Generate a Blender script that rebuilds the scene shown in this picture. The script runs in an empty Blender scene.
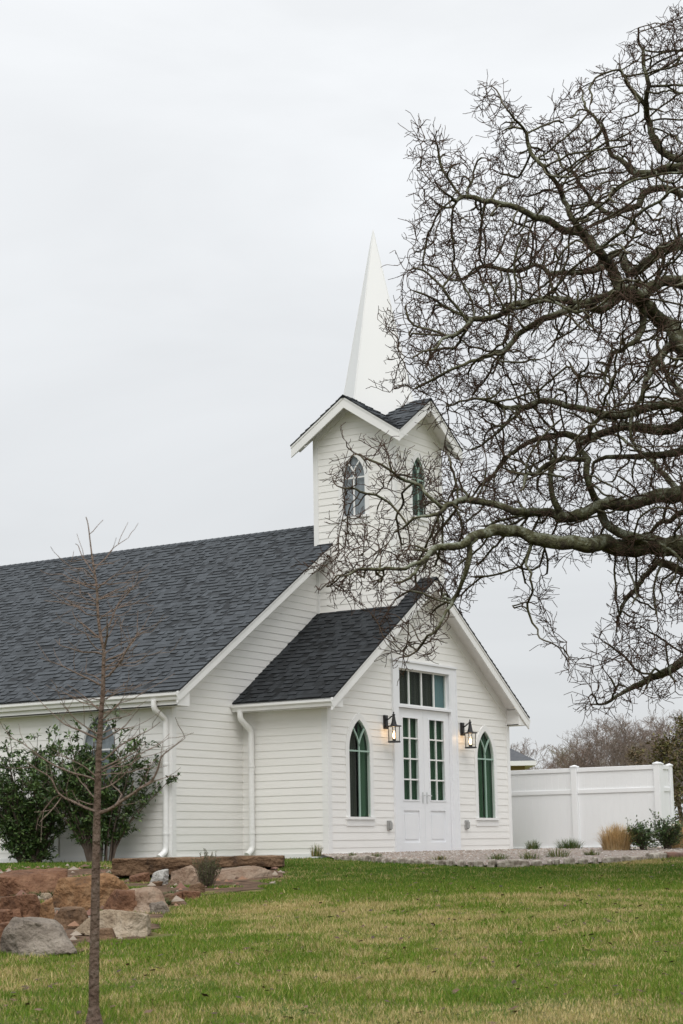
import bpy, bmesh, math, random
import numpy as np
from mathutils import Vector, Matrix, noise

random.seed(7)
rng = np.random.default_rng(7)
R = math.radians
sc = bpy.context.scene
COL = sc.collection

# ------------------------------------------------------------------ camera
FPX, PITCH, ROLL, YAW = 1813.93, R(10.445), R(-0.961), R(32.532)
CAM = Vector((-26.324, -17.164, 0.092))
_fw = Vector((math.cos(YAW) * math.cos(PITCH), math.sin(YAW) * math.cos(PITCH), math.sin(PITCH)))
_r = Vector((math.sin(YAW), -math.cos(YAW), 0))
_u = _r.cross(_fw)
_r2 = _r * math.cos(ROLL) + _u * math.sin(ROLL)
_u2 = -_r * math.sin(ROLL) + _u * math.cos(ROLL)
HF = Vector((math.cos(YAW), math.sin(YAW), 0))      # horizontal forward
HR = _r.copy()                                       # horizontal right
cd = bpy.data.cameras.new('camera')
cam = bpy.data.objects.new('camera', cd)
COL.objects.link(cam)
m = Matrix((_r2, _u2, -_fw)).transposed().to_4x4()
m.translation = CAM
cam.matrix_world = m
cd.sensor_fit = 'VERTICAL'
cd.sensor_height = 24.0
cd.sensor_width = 16.0
cd.lens = 24.0 * FPX / 1024
cd.clip_start = 0.1
cd.clip_end = 3000
cd.dof.use_dof = True
cd.dof.focus_distance = 29.0
cd.dof.aperture_fstop = 4.5
sc.camera = cam


def ray(px, py):
    return _fw + _r2 * ((px - 341.5) / FPX) - _u2 * ((py - 512) / FPX)


def at(px, py, s):
    """point seen at a pixel, s metres ahead of the viewer's standing point"""
    d = ray(px, py)
    return CAM + d * (s / d.dot(HF))


def gz(x, y):
    """ground height: a lawn rising to the building"""
    s = (x - CAM.x) * HF.x + (y - CAM.y) * HF.y
    t = (x - CAM.x) * HR.x + (y - CAM.y) * HR.y
    e = 30.6 - s
    ramp = 0.5 * (e + np.sqrt(e * e + 1.6))
    ramp = np.where(ramp > 45, 45, ramp)
    z = -0.085 - 0.0455 * ramp
    z = z + 0.018 * np.sin(x * 0.9 + 1.3) * np.sin(y * 0.8 + 0.4) * np.clip(ramp / 4, 0, 1)
    return z


def gz1(x, y):
    return float(gz(np.float64(x), np.float64(y)))


def on_ground(px, py, dz=0.0):
    d = ray(px, py)
    lo, hi = 4.0, 60.0
    for _ in range(50):
        mid = (lo + hi) / 2
        P = CAM + d * (mid / d.dot(HF))
        if P.z > gz1(P.x, P.y) + dz:
            lo = mid
        else:
            hi = mid
    return CAM + d * (lo / d.dot(HF)), lo


# ------------------------------------------------------------------ materials
def mat(name, color, rough=0.6, var=0.0, scale=4.0, color2=None, bump=0.0, bscale=40.0, spec=0.5, detail=4.0,
        stretch=None, ramp=(0.35, 0.65), attr=None, metallic=0.0):
    mt = bpy.data.materials.new(name)
    mt.use_nodes = True
    nt = mt.node_tree
    N, L = nt.nodes, nt.links
    b = N['Principled BSDF']
    b.inputs['Roughness'].default_value = rough
    b.inputs['Specular IOR Level'].default_value = spec
    b.inputs['Metallic'].default_value = metallic
    b.inputs['Base Color'].default_value = (*color, 1)
    tc = N.new('ShaderNodeTexCoord')
    vec = tc.outputs['Object']
    if stretch:
        mp = N.new('ShaderNodeMapping')
        mp.inputs['Scale'].default_value = stretch
        L.new(vec, mp.inputs['Vector'])
        vec = mp.outputs['Vector']
    out = None
    if color2 is not None:
        nz = N.new('ShaderNodeTexNoise')
        nz.inputs['Scale'].default_value = scale
        nz.inputs['Detail'].default_value = detail
        L.new(vec, nz.inputs['Vector'])
        cr = N.new('ShaderNodeValToRGB')
        cr.color_ramp.elements[0].position = ramp[0]
        cr.color_ramp.elements[1].position = ramp[1]
        cr.color_ramp.elements[0].color = (*color, 1)
        cr.color_ramp.elements[1].color = (*color2, 1)
        L.new(nz.outputs['Fac'], cr.inputs['Fac'])
        out = cr.outputs['Color']
    if attr:
        at_ = N.new('ShaderNodeAttribute')
        at_.attribute_name = attr
        if out is None:
            out = at_.outputs['Color']
        else:
            mx = N.new('ShaderNodeMixRGB')
            mx.blend_type = 'MULTIPLY'
            mx.inputs['Fac'].default_value = 1
            L.new(out, mx.inputs['Color1'])
            L.new(at_.outputs['Color'], mx.inputs['Color2'])
            out = mx.outputs['Color']
    if out is not None:
        L.new(out, b.inputs['Base Color'])
    if bump:
        nb = N.new('ShaderNodeTexNoise')
        nb.inputs['Scale'].default_value = bscale
        nb.inputs['Detail'].default_value = 5
        L.new(vec, nb.inputs['Vector'])
        bp = N.new('ShaderNodeBump')
        bp.inputs['Strength'].default_value = bump
        bp.inputs['Distance'].default_value = 0.02
        L.new(nb.outputs['Fac'], bp.inputs['Height'])
        L.new(bp.outputs['Normal'], b.inputs['Normal'])
    return mt


M = {}
M['siding'] = mat('white_siding', (0.83, 0.82, 0.79), 0.55, color2=(0.855, 0.845, 0.82), scale=1.1, stretch=(1, 1, 6), bump=0.08, bscale=30)
M['trim'] = mat('white_trim', (0.80, 0.80, 0.79), 0.45, color2=(0.84, 0.84, 0.83), scale=2.0, bump=0.04, bscale=20)
M['door'] = mat('white_door_paint', (0.80, 0.815, 0.84), 0.38, color2=(0.83, 0.84, 0.86), scale=2.0)
M['vinyl'] = mat('white_vinyl', (0.86, 0.872, 0.885), 0.35, color2=(0.825, 0.837, 0.85), scale=0.9, stretch=(1, 1, 0.5))
M['spire'] = mat('white_metal_cladding', (0.80, 0.81, 0.81), 0.42, color2=(0.83, 0.835, 0.835), scale=0.8, stretch=(1, 1, 0.3))
M['shingle'] = mat('charcoal_shingle', (0.85, 0.85, 0.85), 0.9, color2=(1.1, 1.1, 1.1), scale=60, attr='tint', bump=0.35, bscale=160, spec=0.3)
M['mint'] = mat('pale_mint_paint', (0.33, 0.47, 0.40), 0.5)
M['black'] = mat('black_metal', (0.015, 0.015, 0.016), 0.45, color2=(0.03, 0.03, 0.03), scale=30, metallic=0.3)
M['steel'] = mat('brushed_steel', (0.66, 0.67, 0.68), 0.35, metallic=0.7)
M['grey_plastic'] = mat('grey_plastic', (0.33, 0.33, 0.32), 0.5)
M['backing_green'] = mat('green_backing', (0.036, 0.084, 0.048), 0.9, color2=(0.046, 0.10, 0.058), scale=3, stretch=(8, 8, 0.3))
M['backing_deep'] = mat('deep_green_backing', (0.016, 0.054, 0.024), 0.9, color2=(0.026, 0.074, 0.034), scale=3, stretch=(8, 8, 0.3))
M['backing_teal'] = mat('teal_backing', (0.085, 0.115, 0.108), 0.9)
M['backing_blue'] = mat('blue_grey_backing', (0.13, 0.20, 0.23), 0.9)
M['backing_brown'] = mat('dark_brown_backing', (0.014, 0.016, 0.013), 0.9, color2=(0.032, 0.032, 0.022), scale=3, stretch=(8, 8, 0.3))
M['blind'] = mat('grey_blind', (0.24, 0.27, 0.285), 0.8, color2=(0.30, 0.33, 0.345), scale=2, stretch=(1, 1, 3))
M['interior'] = mat('dark_interior', (0.05, 0.05, 0.045), 0.9)
M['fabric'] = M['interior']


def glass_mat(name, tint, spec=0.35):
    mt = bpy.data.materials.new(name)
    mt.use_nodes = True
    nt = mt.node_tree
    N, L = nt.nodes, nt.links
    N.remove(N['Principled BSDF'])
    tr = N.new('ShaderNodeBsdfTransparent')
    tr.inputs['Color'].default_value = (*tint, 1)
    gl = N.new('ShaderNodeBsdfGlossy')
    gl.inputs['Roughness'].default_value = 0.03
    fr = N.new('ShaderNodeLayerWeight')
    fr.inputs['Blend'].default_value = .5
    pw = N.new('ShaderNodeMath')
    pw.operation = 'POWER'
    pw.inputs[1].default_value = 4.0
    L.new(fr.outputs['Facing'], pw.inputs[0])
    ml = N.new('ShaderNodeMath')
    ml.operation = 'MULTIPLY_ADD'
    ml.inputs[1].default_value = .9 * spec
    ml.inputs[2].default_value = .05 * spec
    nz = N.new('ShaderNodeTexNoise')
    nz.inputs['Scale'].default_value = 2.5
    bp = N.new('ShaderNodeBump')
    bp.inputs['Strength'].default_value = 0.05
    bp.inputs['Distance'].default_value = 0.05
    L.new(nz.outputs['Fac'], bp.inputs['Height'])
    L.new(bp.outputs['Normal'], gl.inputs['Normal'])
    L.new(pw.outputs[0], ml.inputs[0])
    mx = N.new('ShaderNodeMixShader')
    L.new(ml.outputs[0], mx.inputs['Fac'])
    L.new(tr.outputs[0], mx.inputs[1])
    L.new(gl.outputs[0], mx.inputs[2])
    L.new(mx.outputs[0], N['Material Output'].inputs['Surface'])
    return mt


M['glass'] = glass_mat('window_glass', (0.86, 0.93, 0.89), 0.12)
M['glass_grey'] = glass_mat('grey_window_glass', (0.92, 0.94, 0.96), 1.0)
M['lamp_glass'] = glass_mat('lantern_glass', (0.97, 0.96, 0.93), 0.6)
mb_ = bpy.data.materials.new('lit_bulb')
mb_.use_nodes = True
b_ = mb_.node_tree.nodes['Principled BSDF']
b_.inputs['Base Color'].default_value = (1, 0.8, 0.55, 1)
b_.inputs['Emission Color'].default_value = (1, 0.62, 0.30, 1)
b_.inputs['Emission Strength'].default_value = 6.0
M['bulb'] = mb_

# ------------------------------------------------------------------ mesh helpers
ORG = {}


def link(o, parent=None, origin=(0, 0, 0)):
    COL.objects.link(o)
    if parent is not None:
        o.parent = parent
        ORG[o.name] = ORG[parent.name]
    else:
        o.location = origin
        ORG[o.name] = Vector(origin)
    return o


def tag(o, label=None, cat=None, group=None, kind=None):
    if label:
        o['label'] = label
    if cat:
        o['category'] = cat
    if group:
        o['group'] = group
    if kind:
        o['kind'] = kind
    return o


def empty(name, loc, label=None, cat=None, group=None):
    o = bpy.data.objects.new(name, None)
    o.empty_display_size = 0.2
    link(o, None, loc)
    return tag(o, label, cat, group)


class MB:
    def __init__(self):
        self.v, self.f, self.mi, self.tint = [], [], [], []

    def face(self, pts, mi=0, tint=1.0):
        n = len(self.v)
        self.v += [tuple(p) for p in pts]
        self.f.append(tuple(range(n, n + len(pts))))
        self.mi.append(mi)
        self.tint.append(tint)

    def faces(self, verts, faces, mi=0, tint=1.0):
        n = len(self.v)
        self.v += [tuple(p) for p in verts]
        for f in faces:
            self.f.append(tuple(n + i for i in f))
            self.mi.append(mi)
            self.tint.append(tint)

    def box(self, x0, x1, y0, y1, z0, z1, mi=0):
        vs = [(x0, y0, z0), (x1, y0, z0), (x1, y1, z0), (x0, y1, z0), (x0, y0, z1), (x1, y0, z1), (x1, y1, z1), (x0, y1, z1)]
        self.faces(vs, [(3, 2, 1, 0), (4, 5, 6, 7), (0, 1, 5, 4), (1, 2, 6, 5), (2, 3, 7, 6), (3, 0, 4, 7)], mi)

    def prism(self, pts, vec, mi=0):
        vec = Vector(vec)
        a = [Vector(p) for p in pts]
        b = [p + vec for p in a]
        n = len(a)
        fs = [tuple(range(n))[::-1], tuple(range(n, 2 * n))]
        fs += [(i, (i + 1) % n, n + (i + 1) % n, n + i) for i in range(n)]
        self.faces(a + b, fs, mi)

    def tube(self, path, radii, sides=8, mi=0, cap=True, tint=1.0, squash=None):
        path = [Vector(p) for p in path]
        n = len(path)
        if not hasattr(radii, '__len__'):
            radii = [radii] * n
        t0 = (path[1] - path[0]).normalized()
        ref = Vector((0, 0, 1)) if abs(t0.z) < 0.9 else Vector((1, 0, 0))
        nrm = t0.cross(ref).normalized()
        vs = []
        for i in range(n):
            t = (path[min(i + 1, n - 1)] - path[max(i - 1, 0)]).normalized()
            nrm = (nrm - t * nrm.dot(t))
            if nrm.length < 1e-6:
                nrm = t.orthogonal()
            nrm.normalize()
            bn = t.cross(nrm)
            for k in range(sides):
                a = 2 * math.pi * (k + 0.5) / sides
                vs.append(path[i] + (nrm * math.cos(a) + bn * math.sin(a)) * radii[i])
        fs = []
        for i in range(n - 1):
            for k in range(sides):
                k2 = (k + 1) % sides
                fs.append((i * sides + k, i * sides + k2, (i + 1) * sides + k2, (i + 1) * sides + k))
        if cap:
            fs.append(tuple(range(sides))[::-1])
            fs.append(tuple((n - 1) * sides + k for k in range(sides)))
        self.faces(vs, fs, mi, tint)

    def lathe(self, prof, c, sides=16, mi=0):
        """prof: list of (r,z) bottom to top around a vertical axis at c"""
        c = Vector(c)
        vs = []
        for r, z in prof:
            for k in range(sides):
                a = 2 * math.pi * k / sides
                vs.append(c + Vector((r * math.cos(a), r * math.sin(a), z)))
        fs = []
        for i in range(len(prof) - 1):
            for k in range(sides):
                k2 = (k + 1) % sides
                fs.append((i * sides + k, i * sides + k2, (i + 1) * sides + k2, (i + 1) * sides + k))
        self.faces(vs, fs, mi)

    def build(self, name, mats, parent=None, origin=None, smooth=False, bevel=0.0, recalc=True, tintmap=None):
        if not isinstance(mats, (list, tuple)):
            mats = [mats]
        if parent is not None:
            o3 = ORG[parent.name]
        else:
            o3 = Vector(origin if origin is not None else (0, 0, 0))
        me = bpy.data.meshes.new(name)
        me.from_pydata([(p[0] - o3.x, p[1] - o3.y, p[2] - o3.z) for p in self.v], [], self.f)
        for mt in mats:
            me.materials.append(mt)
        me.polygons.foreach_set('material_index', self.mi)
        if tintmap is not None:
            ca = me.attributes.new('tint', 'FLOAT_COLOR', 'FACE')
            arr = np.ones((len(self.f), 4), np.float32)
            arr[:, :3] = np.array([tintmap(t) for t in self.tint], np.float32)
            ca.data.foreach_set('color', arr.ravel())
        if recalc:
            bm = bmesh.new()
            bm.from_mesh(me)
            bmesh.ops.remove_doubles(bm, verts=bm.verts, dist=1e-5)
            bmesh.ops.recalc_face_normals(bm, faces=bm.faces)
            bm.to_mesh(me)
            bm.free()
        if smooth:
            me.polygons.foreach_set('use_smooth', [True] * len(me.polygons))
        me.update()
        o = bpy.data.objects.new(name, me)
        link(o, parent, o3)
        if bevel:
            bv = o.modifiers.new('edge', 'BEVEL')
            bv.width = bevel
            bv.segments = 2
            bv.limit_method = 'ANGLE'
            bv.angle_limit = R(40)
        return o


def numesh(name, verts, faces_flat, nside, mats, parent=None, origin=(0, 0, 0), smooth=False, attrs=None, colors=None):
    """fast mesh: verts (n,3), faces (m,nside)"""
    o3 = ORG[parent.name] if parent is not None else Vector(origin)
    v = np.asarray(verts, np.float32) - np.array(o3, np.float32)
    f = np.asarray(faces_flat, np.int32)
    me = bpy.data.meshes.new(name)
    me.vertices.add(len(v))
    me.vertices.foreach_set('co', v.ravel())
    me.loops.add(f.size)
    me.loops.foreach_set('vertex_index', f.ravel())
    me.polygons.add(len(f))
    me.polygons.foreach_set('loop_start', np.arange(0, f.size, nside, dtype=np.int32))
    me.polygons.foreach_set('loop_total', np.full(len(f), nside, np.int32))
    if smooth:
        me.polygons.foreach_set('use_smooth', np.ones(len(f), bool))
    for mt in (mats if isinstance(mats, (list, tuple)) else [mats]):
        me.materials.append(mt)
    for k, a in (attrs or {}).items():
        at_ = me.attributes.new(k, 'FLOAT', 'POINT')
        at_.data.foreach_set('value', np.asarray(a, np.float32))
    if colors is not None:
        ca = me.attributes.new('tint', 'FLOAT_COLOR', 'POINT')
        c4 = np.ones((len(v), 4), np.float32)
        c4[:, :3] = colors
        ca.data.foreach_set('color', c4.ravel())
    me.update(calc_edges=True)
    o = bpy.data.objects.new(name, me)
    return link(o, parent, o3)


# ================================================================== CHURCH
W, L1, H = 6.73, 1.79, 2.45           # porch width, porch depth, wall height
OV, OF, HE, AP = 0.377, 0.33, 2.567, 5.08
XC = W / 2
A, MOV, MOF, MHE, MRZ = 2.033, 0.353, 0.362, 2.658, 6.37
TS, TZ, TSL, TO = 1.783, 8.572, 0.668, 0.33
TX0, TX1, TY0 = XC - TS / 2, XC + TS / 2, 0.02
TY1 = TY0 + TS
TYC = (TY0 + TY1) / 2
YB = 21.0                              # far end of the nave
BASE = -0.22
EXPO = 0.130
PS = (AP - HE) / (XC + OV)
MS = (MRZ - MHE) / (XC + A + MOV)

church = empty('church', (XC, 8.0, BASE), 'small white clapboard church with charcoal shingle roofs, square bell tower and white spire', 'church')


def frame(O, U, Nn):
    O, U, Nn = Vector(O), Vector(U), Vector(Nn)
    return lambda u, z, d=0.0: O + U * u + Nn * d + Vector((0, 0, z))


F_front = frame((0, 0, 0), (1, 0, 0), (0, -1, 0))
F_main = frame((0, L1, 0), (1, 0, 0), (0, -1, 0))
F_pl = frame((0, 0, 0), (0, 1, 0), (-1, 0, 0))
F_pr = frame((W, 0, 0), (0, 1, 0), (1, 0, 0))
F_nl = frame((-A, 0, 0), (0, 1, 0), (-1, 0, 0))
F_nr = frame((W + A, 0, 0), (0, 1, 0), (1, 0, 0))
F_nb = frame((0, YB, 0), (1, 0, 0), (0, 1, 0))
F_tl = frame((TX0, 0, 0), (0, 1, 0), (-1, 0, 0))
F_tr = frame((TX1, 0, 0), (0, 1, 0), (1, 0, 0))
F_tf = frame((0, TY0, 0), (1, 0, 0), (0, -1, 0))
F_tb = frame((0, TY1, 0), (1, 0, 0), (0, 1, 0))


def siding(mb, F, z0, z1, lo, hi, cuts=(), phase=0.0):
    z = z0
    while z < z1 - 1e-4:
        zz = min(z + EXPO, z1)
        if hi(z) - lo(z) < 0.03:
            break
        wob = .0115 + random.uniform(-0.0015, 0.0015)
        dep = lambda q: wob + (.003 - wob) * (q - z) / (zz - z)
        ns_ = 8 if any(c(z, zz) for c in cuts) else 1
        for j in range(ns_):
            za_, zb_ = z + (zz - z) * j / ns_, z + (zz - z) * (j + 1) / ns_
            a0, b0, a1, b1 = lo(za_), hi(za_), lo(zb_), hi(zb_)
            if b1 - a1 < 0.02:
                a1 = b1 = (a1 + b1) / 2
            iv = sorted(r for r in (c(za_, zb_) for c in cuts) if r)
            segs = []
            cur = (a0, a1)
            for c0, c1 in iv:
                if c0 > max(cur):
                    segs.append((cur, (c0, c0)))
                cur = (c1, c1)
            if min(b0, b1) > max(cur) or not iv:
                segs.append((cur, (b0, b1)))
            for (l0, l1), (r0, r1) in segs:
                mb.face([F(l0, za_, dep(za_)), F(r0, za_, dep(za_)), F(r1, zb_, dep(zb_)), F(l1, zb_, dep(zb_))])
                if j == 0:
                    mb.face([F(l0, z, 0), F(r0, z, 0), F(r0, z, wob), F(l0, z, wob)])
        z = zz


def rect_cut(u0, u1, z0, z1):
    return lambda a, b: (u0, u1) if (b > z0 and a < z1) else None


def arch_r(w, rise):
    return (rise * rise + w * w) / (2 * w)


def arch_pts(uc, w, zb, zs, za, grow=0.0, n=14, gb=None):
    """pointed-arch outline, bottom left over the apex to bottom right"""
    r = arch_r(w, za - zs)
    cx = r - w
    rr = r + grow
    apex = math.sqrt(max(rr * rr - cx * cx, 1e-6))
    amax = math.atan2(apex, cx)
    zb2 = zb - (grow if gb is None else gb)
    left = [(uc + cx - rr * math.cos(amax * i / n), zs + rr * math.sin(amax * i / n)) for i in range(n + 1)]
    right = [(2 * uc - u, z) for u, z in left[:-1]][::-1]
    return [(uc - w - grow, zb2)] + left + right + [(uc + w + grow, zb2)]


def arch_cut(uc, w, zb, zs, za, grow=0.03):
    pts = arch_pts(uc, w, zb, zs, za, grow)
    L_ = [p for p in pts if p[0] <= uc + 1e-6]

    def f(a, b):
        if b <= zb - grow or a >= L_[-1][1]:
            return None
        zz = max(a, zb - grow)
        if zz <= zs:
            return (uc - w - grow, uc + w + grow)
        for (u0, q0), (u1, q1) in zip(L_, L_[1:]):
            if q0 <= zz <= q1 and q1 > q0:
                u = u0 + (u1 - u0) * (zz - q0) / (q1 - q0)
                return (u, 2 * uc - u)
        return None
    return f


def lerp_rail(mb, F, pa, pb, w, d0, d1, mi=0):
    """flat bar between two (u,z) points"""
    u0, z0 = pa
    u1, z1 = pb
    dx, dz = u1 - u0, z1 - z0
    l = math.hypot(dx, dz)
    nx, nz = -dz / l * w / 2, dx / l * w / 2
    q = [(u0 + nx, z0 + nz), (u1 + nx, z1 + nz), (u1 - nx, z1 - nz), (u0 - nx, z0 - nz)]
    a = [F(u, z, d1) for u, z in q]
    mb.prism(a, F(0, 0, d0) - F(0, 0, d1), mi)


def arched_window(F, uc, w, zb, zs, za, casing=0.11, recess=0.012, gl='glass', backings=(('backing_brown', -1, 0.02), ('backing_green', 0.2, 1)),
                  bar='mint', label=None):
    mb = MB()
    pin = arch_pts(uc, w, zb, zs, za, 0.0)
    pout = arch_pts(uc, w, zb, zs, za, casing, gb=0.05)
    n = len(pin)
    D1 = 0.022
    for i in range(n - 1):
        (a0, a1), (b0, b1) = pin[i], pin[i + 1]
        (c0, c1), (d0, d1) = pout[i], pout[i + 1]
        mb.face([F(a0, a1, D1), F(b0, b1, D1), F(d0, d1, D1), F(c0, c1, D1)])
        mb.face([F(c0, c1, D1), F(d0, d1, D1), F(d0, d1, 0), F(c0, c1, 0)])
        mb.face([F(a0, a1, D1), F(b0, b1, D1), F(b0, b1, -recess - .03), F(a0, a1, -recess - .03)])
    mb.face([F(pin[0][0], zb, D1), F(pin[-1][0], zb, D1), F(pin[-1][0], zb, -recess - .03), F(pin[0][0], zb, -recess - .03)])
    wn = mb.build('arched_window', M['trim'], church)
    if label:
        wn['label'] = label
    s = MB()
    s.prism([F(uc - w - casing - .012, zb - .05, 0), F(uc + w + casing + .012, zb - .05, 0), F(uc + w + casing + .012, zb - .05, .05), F(uc - w - casing - .012, zb - .05, .05)], (0, 0, .047))
    s.prism([F(uc - w - casing, zb - .16, 0), F(uc + w + casing, zb - .16, 0), F(uc + w + casing, zb - .16, .022), F(uc - w - casing, zb - .16, .022)], (0, 0, .107))
    s.build('sill', M['trim'], wn)
    g = MB()
    g.face([F(u, z, -recess) for u, z in pin])
    g.build('glass', M[gl], wn, recalc=False)
    t = MB()
    d0, d1 = -recess + .002, -recess + .022
    lerp_rail(t, F, (uc - w, zs), (uc + w, zs), .028, d0, d1)
    lerp_rail(t, F, (uc, zb), (uc, zs + (za - zs) * .18), .03, d0, d1 + .002)
    # the two arcs of the tracery, springing from the mullion
    r = arch_r(w, za - zs)
    z0 = zs + (za - zs) * .16
    for sgn in (-1, 1):
        prev = None
        for i in range(9):
            k = i / 8
            u = uc + sgn * (w * .74) * (k ** 1.7)
            z = z0 + (za - zs) * .66 * k
            # keep inside the opening
            zz = z - zs
            lim = r * r - zz * zz
            um = (math.sqrt(max(lim, 0)) - (r - w)) if zz > 0 else w
            if abs(u - uc) > um:
                u = uc + sgn * um
            if prev and (abs(prev[0] - u) + abs(prev[1] - z)) > 1e-4:
                lerp_rail(t, F, prev, (u, z), .026, d0, d1 + .004)
            prev = (u, z)
    for i in range(n - 1):          # slim sash round the glass
        (a0, a1), (b0, b1) = pin[i], pin[i + 1]
        k = .955
        q = [(a0, a1), (b0, b1), (uc + (b0 - uc) * k, zs + (b1 - zs) * (.97)), (uc + (a0 - uc) * k, zs + (a1 - zs) * .97)]
        t.face([F(u, z, d1 - .006) for u, z in q])
    t.build('muntin', M[bar], wn)
    c = MB()  # coloured panels behind the panes; brown ones stand for the dark interior
    mats = []
    for j, (mname, k0, k1) in enumerate(backings):
        mats.append(M[mname])
        u0, u1 = uc + w * 1.15 * k0, uc + w * 1.15 * k1
        nn = max(6, int((u1 - u0) / .03))
        dd = -recess - .045 - .012 * j
        for i in range(nn):
            ua, ub = u0 + (u1 - u0) * i / nn, u0 + (u1 - u0) * (i + 1) / nn
            da, db = dd + .012 * math.sin(i * 1.3), dd + .012 * math.sin((i + 1) * 1.3)
            c.face([F(ua, zb - .1, da), F(ub, zb - .1, db), F(ub, za + .1, db), F(ua, za + .1, da)], j)
    c.build('pane_backing', mats, wn, recalc=False)
    return wn


# ---- openings
WIN = dict(w=.345, zb=.60, zs=1.745, za=2.30)
TWIN = dict(w=.25, zb=6.285, zs=7.02, za=7.465)
w1u, w2u = 1.02, W - 1.015
DZ = 2.60
cut_door = rect_cut(2.25, 4.50, -1, 3.42)

# ---- porch walls
ru = lambda x: HE + PS * (min(x, W - x) + OV) - .085        # underside of the porch roof
mb = MB()
lo = lambda z: max(0.0, (z - HE + .085) / PS - OV)
siding(mb, F_front, -.06, ru(XC), lo, lambda z: W - lo(z), [arch_cut(w1u, **WIN), arch_cut(w2u, **WIN), cut_door])
siding(mb, F_pl, -.06, H, lambda z: 0, lambda z: L1)
siding(mb, F_pr, -.06, H, lambda z: 0, lambda z: L1)
mb.box(0.03, W - .03, 0.03, L1, BASE, -.06)
porch_wall = mb.build('porch_wall', M['siding'], church, recalc=False)

# ---- nave walls
mu = lambda x: MHE + MS * (min(x + A, W + A - x) + MOV) - .085
mb = MB()
mlo = lambda z: max(-A, (z - MHE + .085) / MS - MOV - A)
siding(mb, F_main, -.06, mu(XC), mlo, lambda z: W - mlo(z), [rect_cut(.5, W - .5, -1, 2.3)])
sidewins = [3.36, 6.35, 9.35, 12.35, 15.35, 18.35]
SW = dict(w=.37, zb=.70, zs=1.80, za=2.42)
siding(mb, F_nl, -.06, H, lambda z: L1, lambda z: YB, [arch_cut(u, **SW) for u in sidewins])
siding(mb, F_nr, -.06, H, lambda z: L1, lambda z: YB)
siding(mb, F_nb, -.06, mu(XC), mlo, lambda z: W - mlo(z))
mb.box(-A + .03, W + A - .03, L1 + .03, YB - .03, BASE, -.06)
mb.build('nave_wall', M['siding'], church, recalc=False)

# ---- tower walls
mb = MB()
th = TS / 2 + TO
tlo = lambda z: max(0.0, (z - (TZ - TSL * th) + .075) / TSL - TO)
TZA = TZ - .075
for F, base, cut in ((F_tl, TY0, arch_cut(TYC, **TWIN)), (F_tr, TY0, arch_cut(TYC, **TWIN)), (F_tf, TX0, arch_cut(XC, **TWIN)), (F_tb, TX0, None)):
    siding(mb, F, 4.35, TZA, lambda z: base + tlo(z), lambda z: base + TS - tlo(z), [cut] if cut else [])
mb.build('tower_wall', M['siding'], church, recalc=False)


# ---- roofs
def shingle_tint(t):
    return (t * .89, t * 1.0, t * 1.12)


def roofplane(mb, O, U, V, vmax, lo, hi, dark=(.022, .066), seed=0, course=.142):
    """shingle courses on a plane: O at the eave, U along it, V up the slope"""
    rs = random.Random(seed)
    O, U, V = Vector(O), Vector(U).normalized(), Vector(V).normalized()
    Nn = U.cross(V).normalized()
    if Nn.z < 0:
        Nn = -Nn
    P = lambda u, v, h: O + U * u + V * v + Nn * h
    v = 0.0
    while v < vmax - 1e-4:
        vv = min(v + course, vmax)
        l0, r0, l1, r1 = lo(v), hi(v), lo(vv), hi(vv)
        us = [l0]
        u = l0 + rs.uniform(.05, .25)
        while u < r0 - .06:
            us.append(u)
            u += rs.choice([.09, .11, .14, .18]) * rs.uniform(.85, 1.15)
        us.append(r0)
        rowt = rs.uniform(.95, 1.05)
        for i in range(len(us) - 1):
            a, b = us[i], us[i + 1]
            if b <= a:
                continue
            up = (i % 2 == 0) if rs.random() < .8 else not (i % 2 == 0)
            hh = .021 if up else .007
            t = (rs.uniform(dark[0], dark[1]) if rs.random() < .8 else dark[0] * .6) * rowt
            if up:
                t = max(t, dark[0] * 1.25)
            a1 = min(max(a, l1), r1)
            b1 = min(max(b, l1), r1)
            mb.face([P(a, v, hh), P(b, v, hh), P(b1, vv, .004), P(a1, vv, .004)], 0, t)
            mb.face([P(a, v, 0), P(b, v, 0), P(b, v, hh), P(a, v, hh)], 0, dark[0] * .8)  # front edges tinted darker: shadow under the tabs put into their colour
            mb.face([P(a, v, 0), P(a, v, hh), P(a1, vv, .004)], 0, dark[0] * .8)
            mb.face([P(b, v, 0), P(b, v, hh), P(b1, vv, .004)], 0, dark[0] * .8)
        v = vv
    # deck under the shingles
    ed = [P(lo(0), 0, -.001), P(hi(0), 0, -.001), P(hi(vmax), vmax, -.001), P(lo(vmax), vmax, -.001)]
    if (ed[2] - ed[3]).length < .02:
        ed = ed[:3]
    k_ = len(mb.tint)
    mb.prism(ed, Nn * -.016, 0)
    for q_ in range(k_, len(mb.tint)):
        mb.tint[q_] = .03


def ridgecap(mb, a, b, w, slope, seed, dark=(.022, .06)):
    rs = random.Random(seed)
    a, b = Vector(a), Vector(b)
    d = (b - a)
    l = d.length
    d.normalize()
    side = d.cross(Vector((0, 0, 1))).normalized()
    u = 0
    while u < l - .01:
        e = min(u + .16, l)
        t = rs.uniform(*dark)
        for s in (-1, 1):
            mb.face([a + d * u + Vector((0, 0, .022)), a + d * e + Vector((0, 0, .014)),
                     a + d * e + side * s * w + Vector((0, 0, .014 - w * slope)), a + d * u + side * s * w + Vector((0, 0, .022 - w * slope))], 0, t)
        mb.face([a + d * u + Vector((0, 0, .022)), a + d * u + side * w + Vector((0, 0, .022 - w * slope)), a + d * u + side * -w + Vector((0, 0, .022 - w * slope))], 0, t * .6)
        u = e


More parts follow.
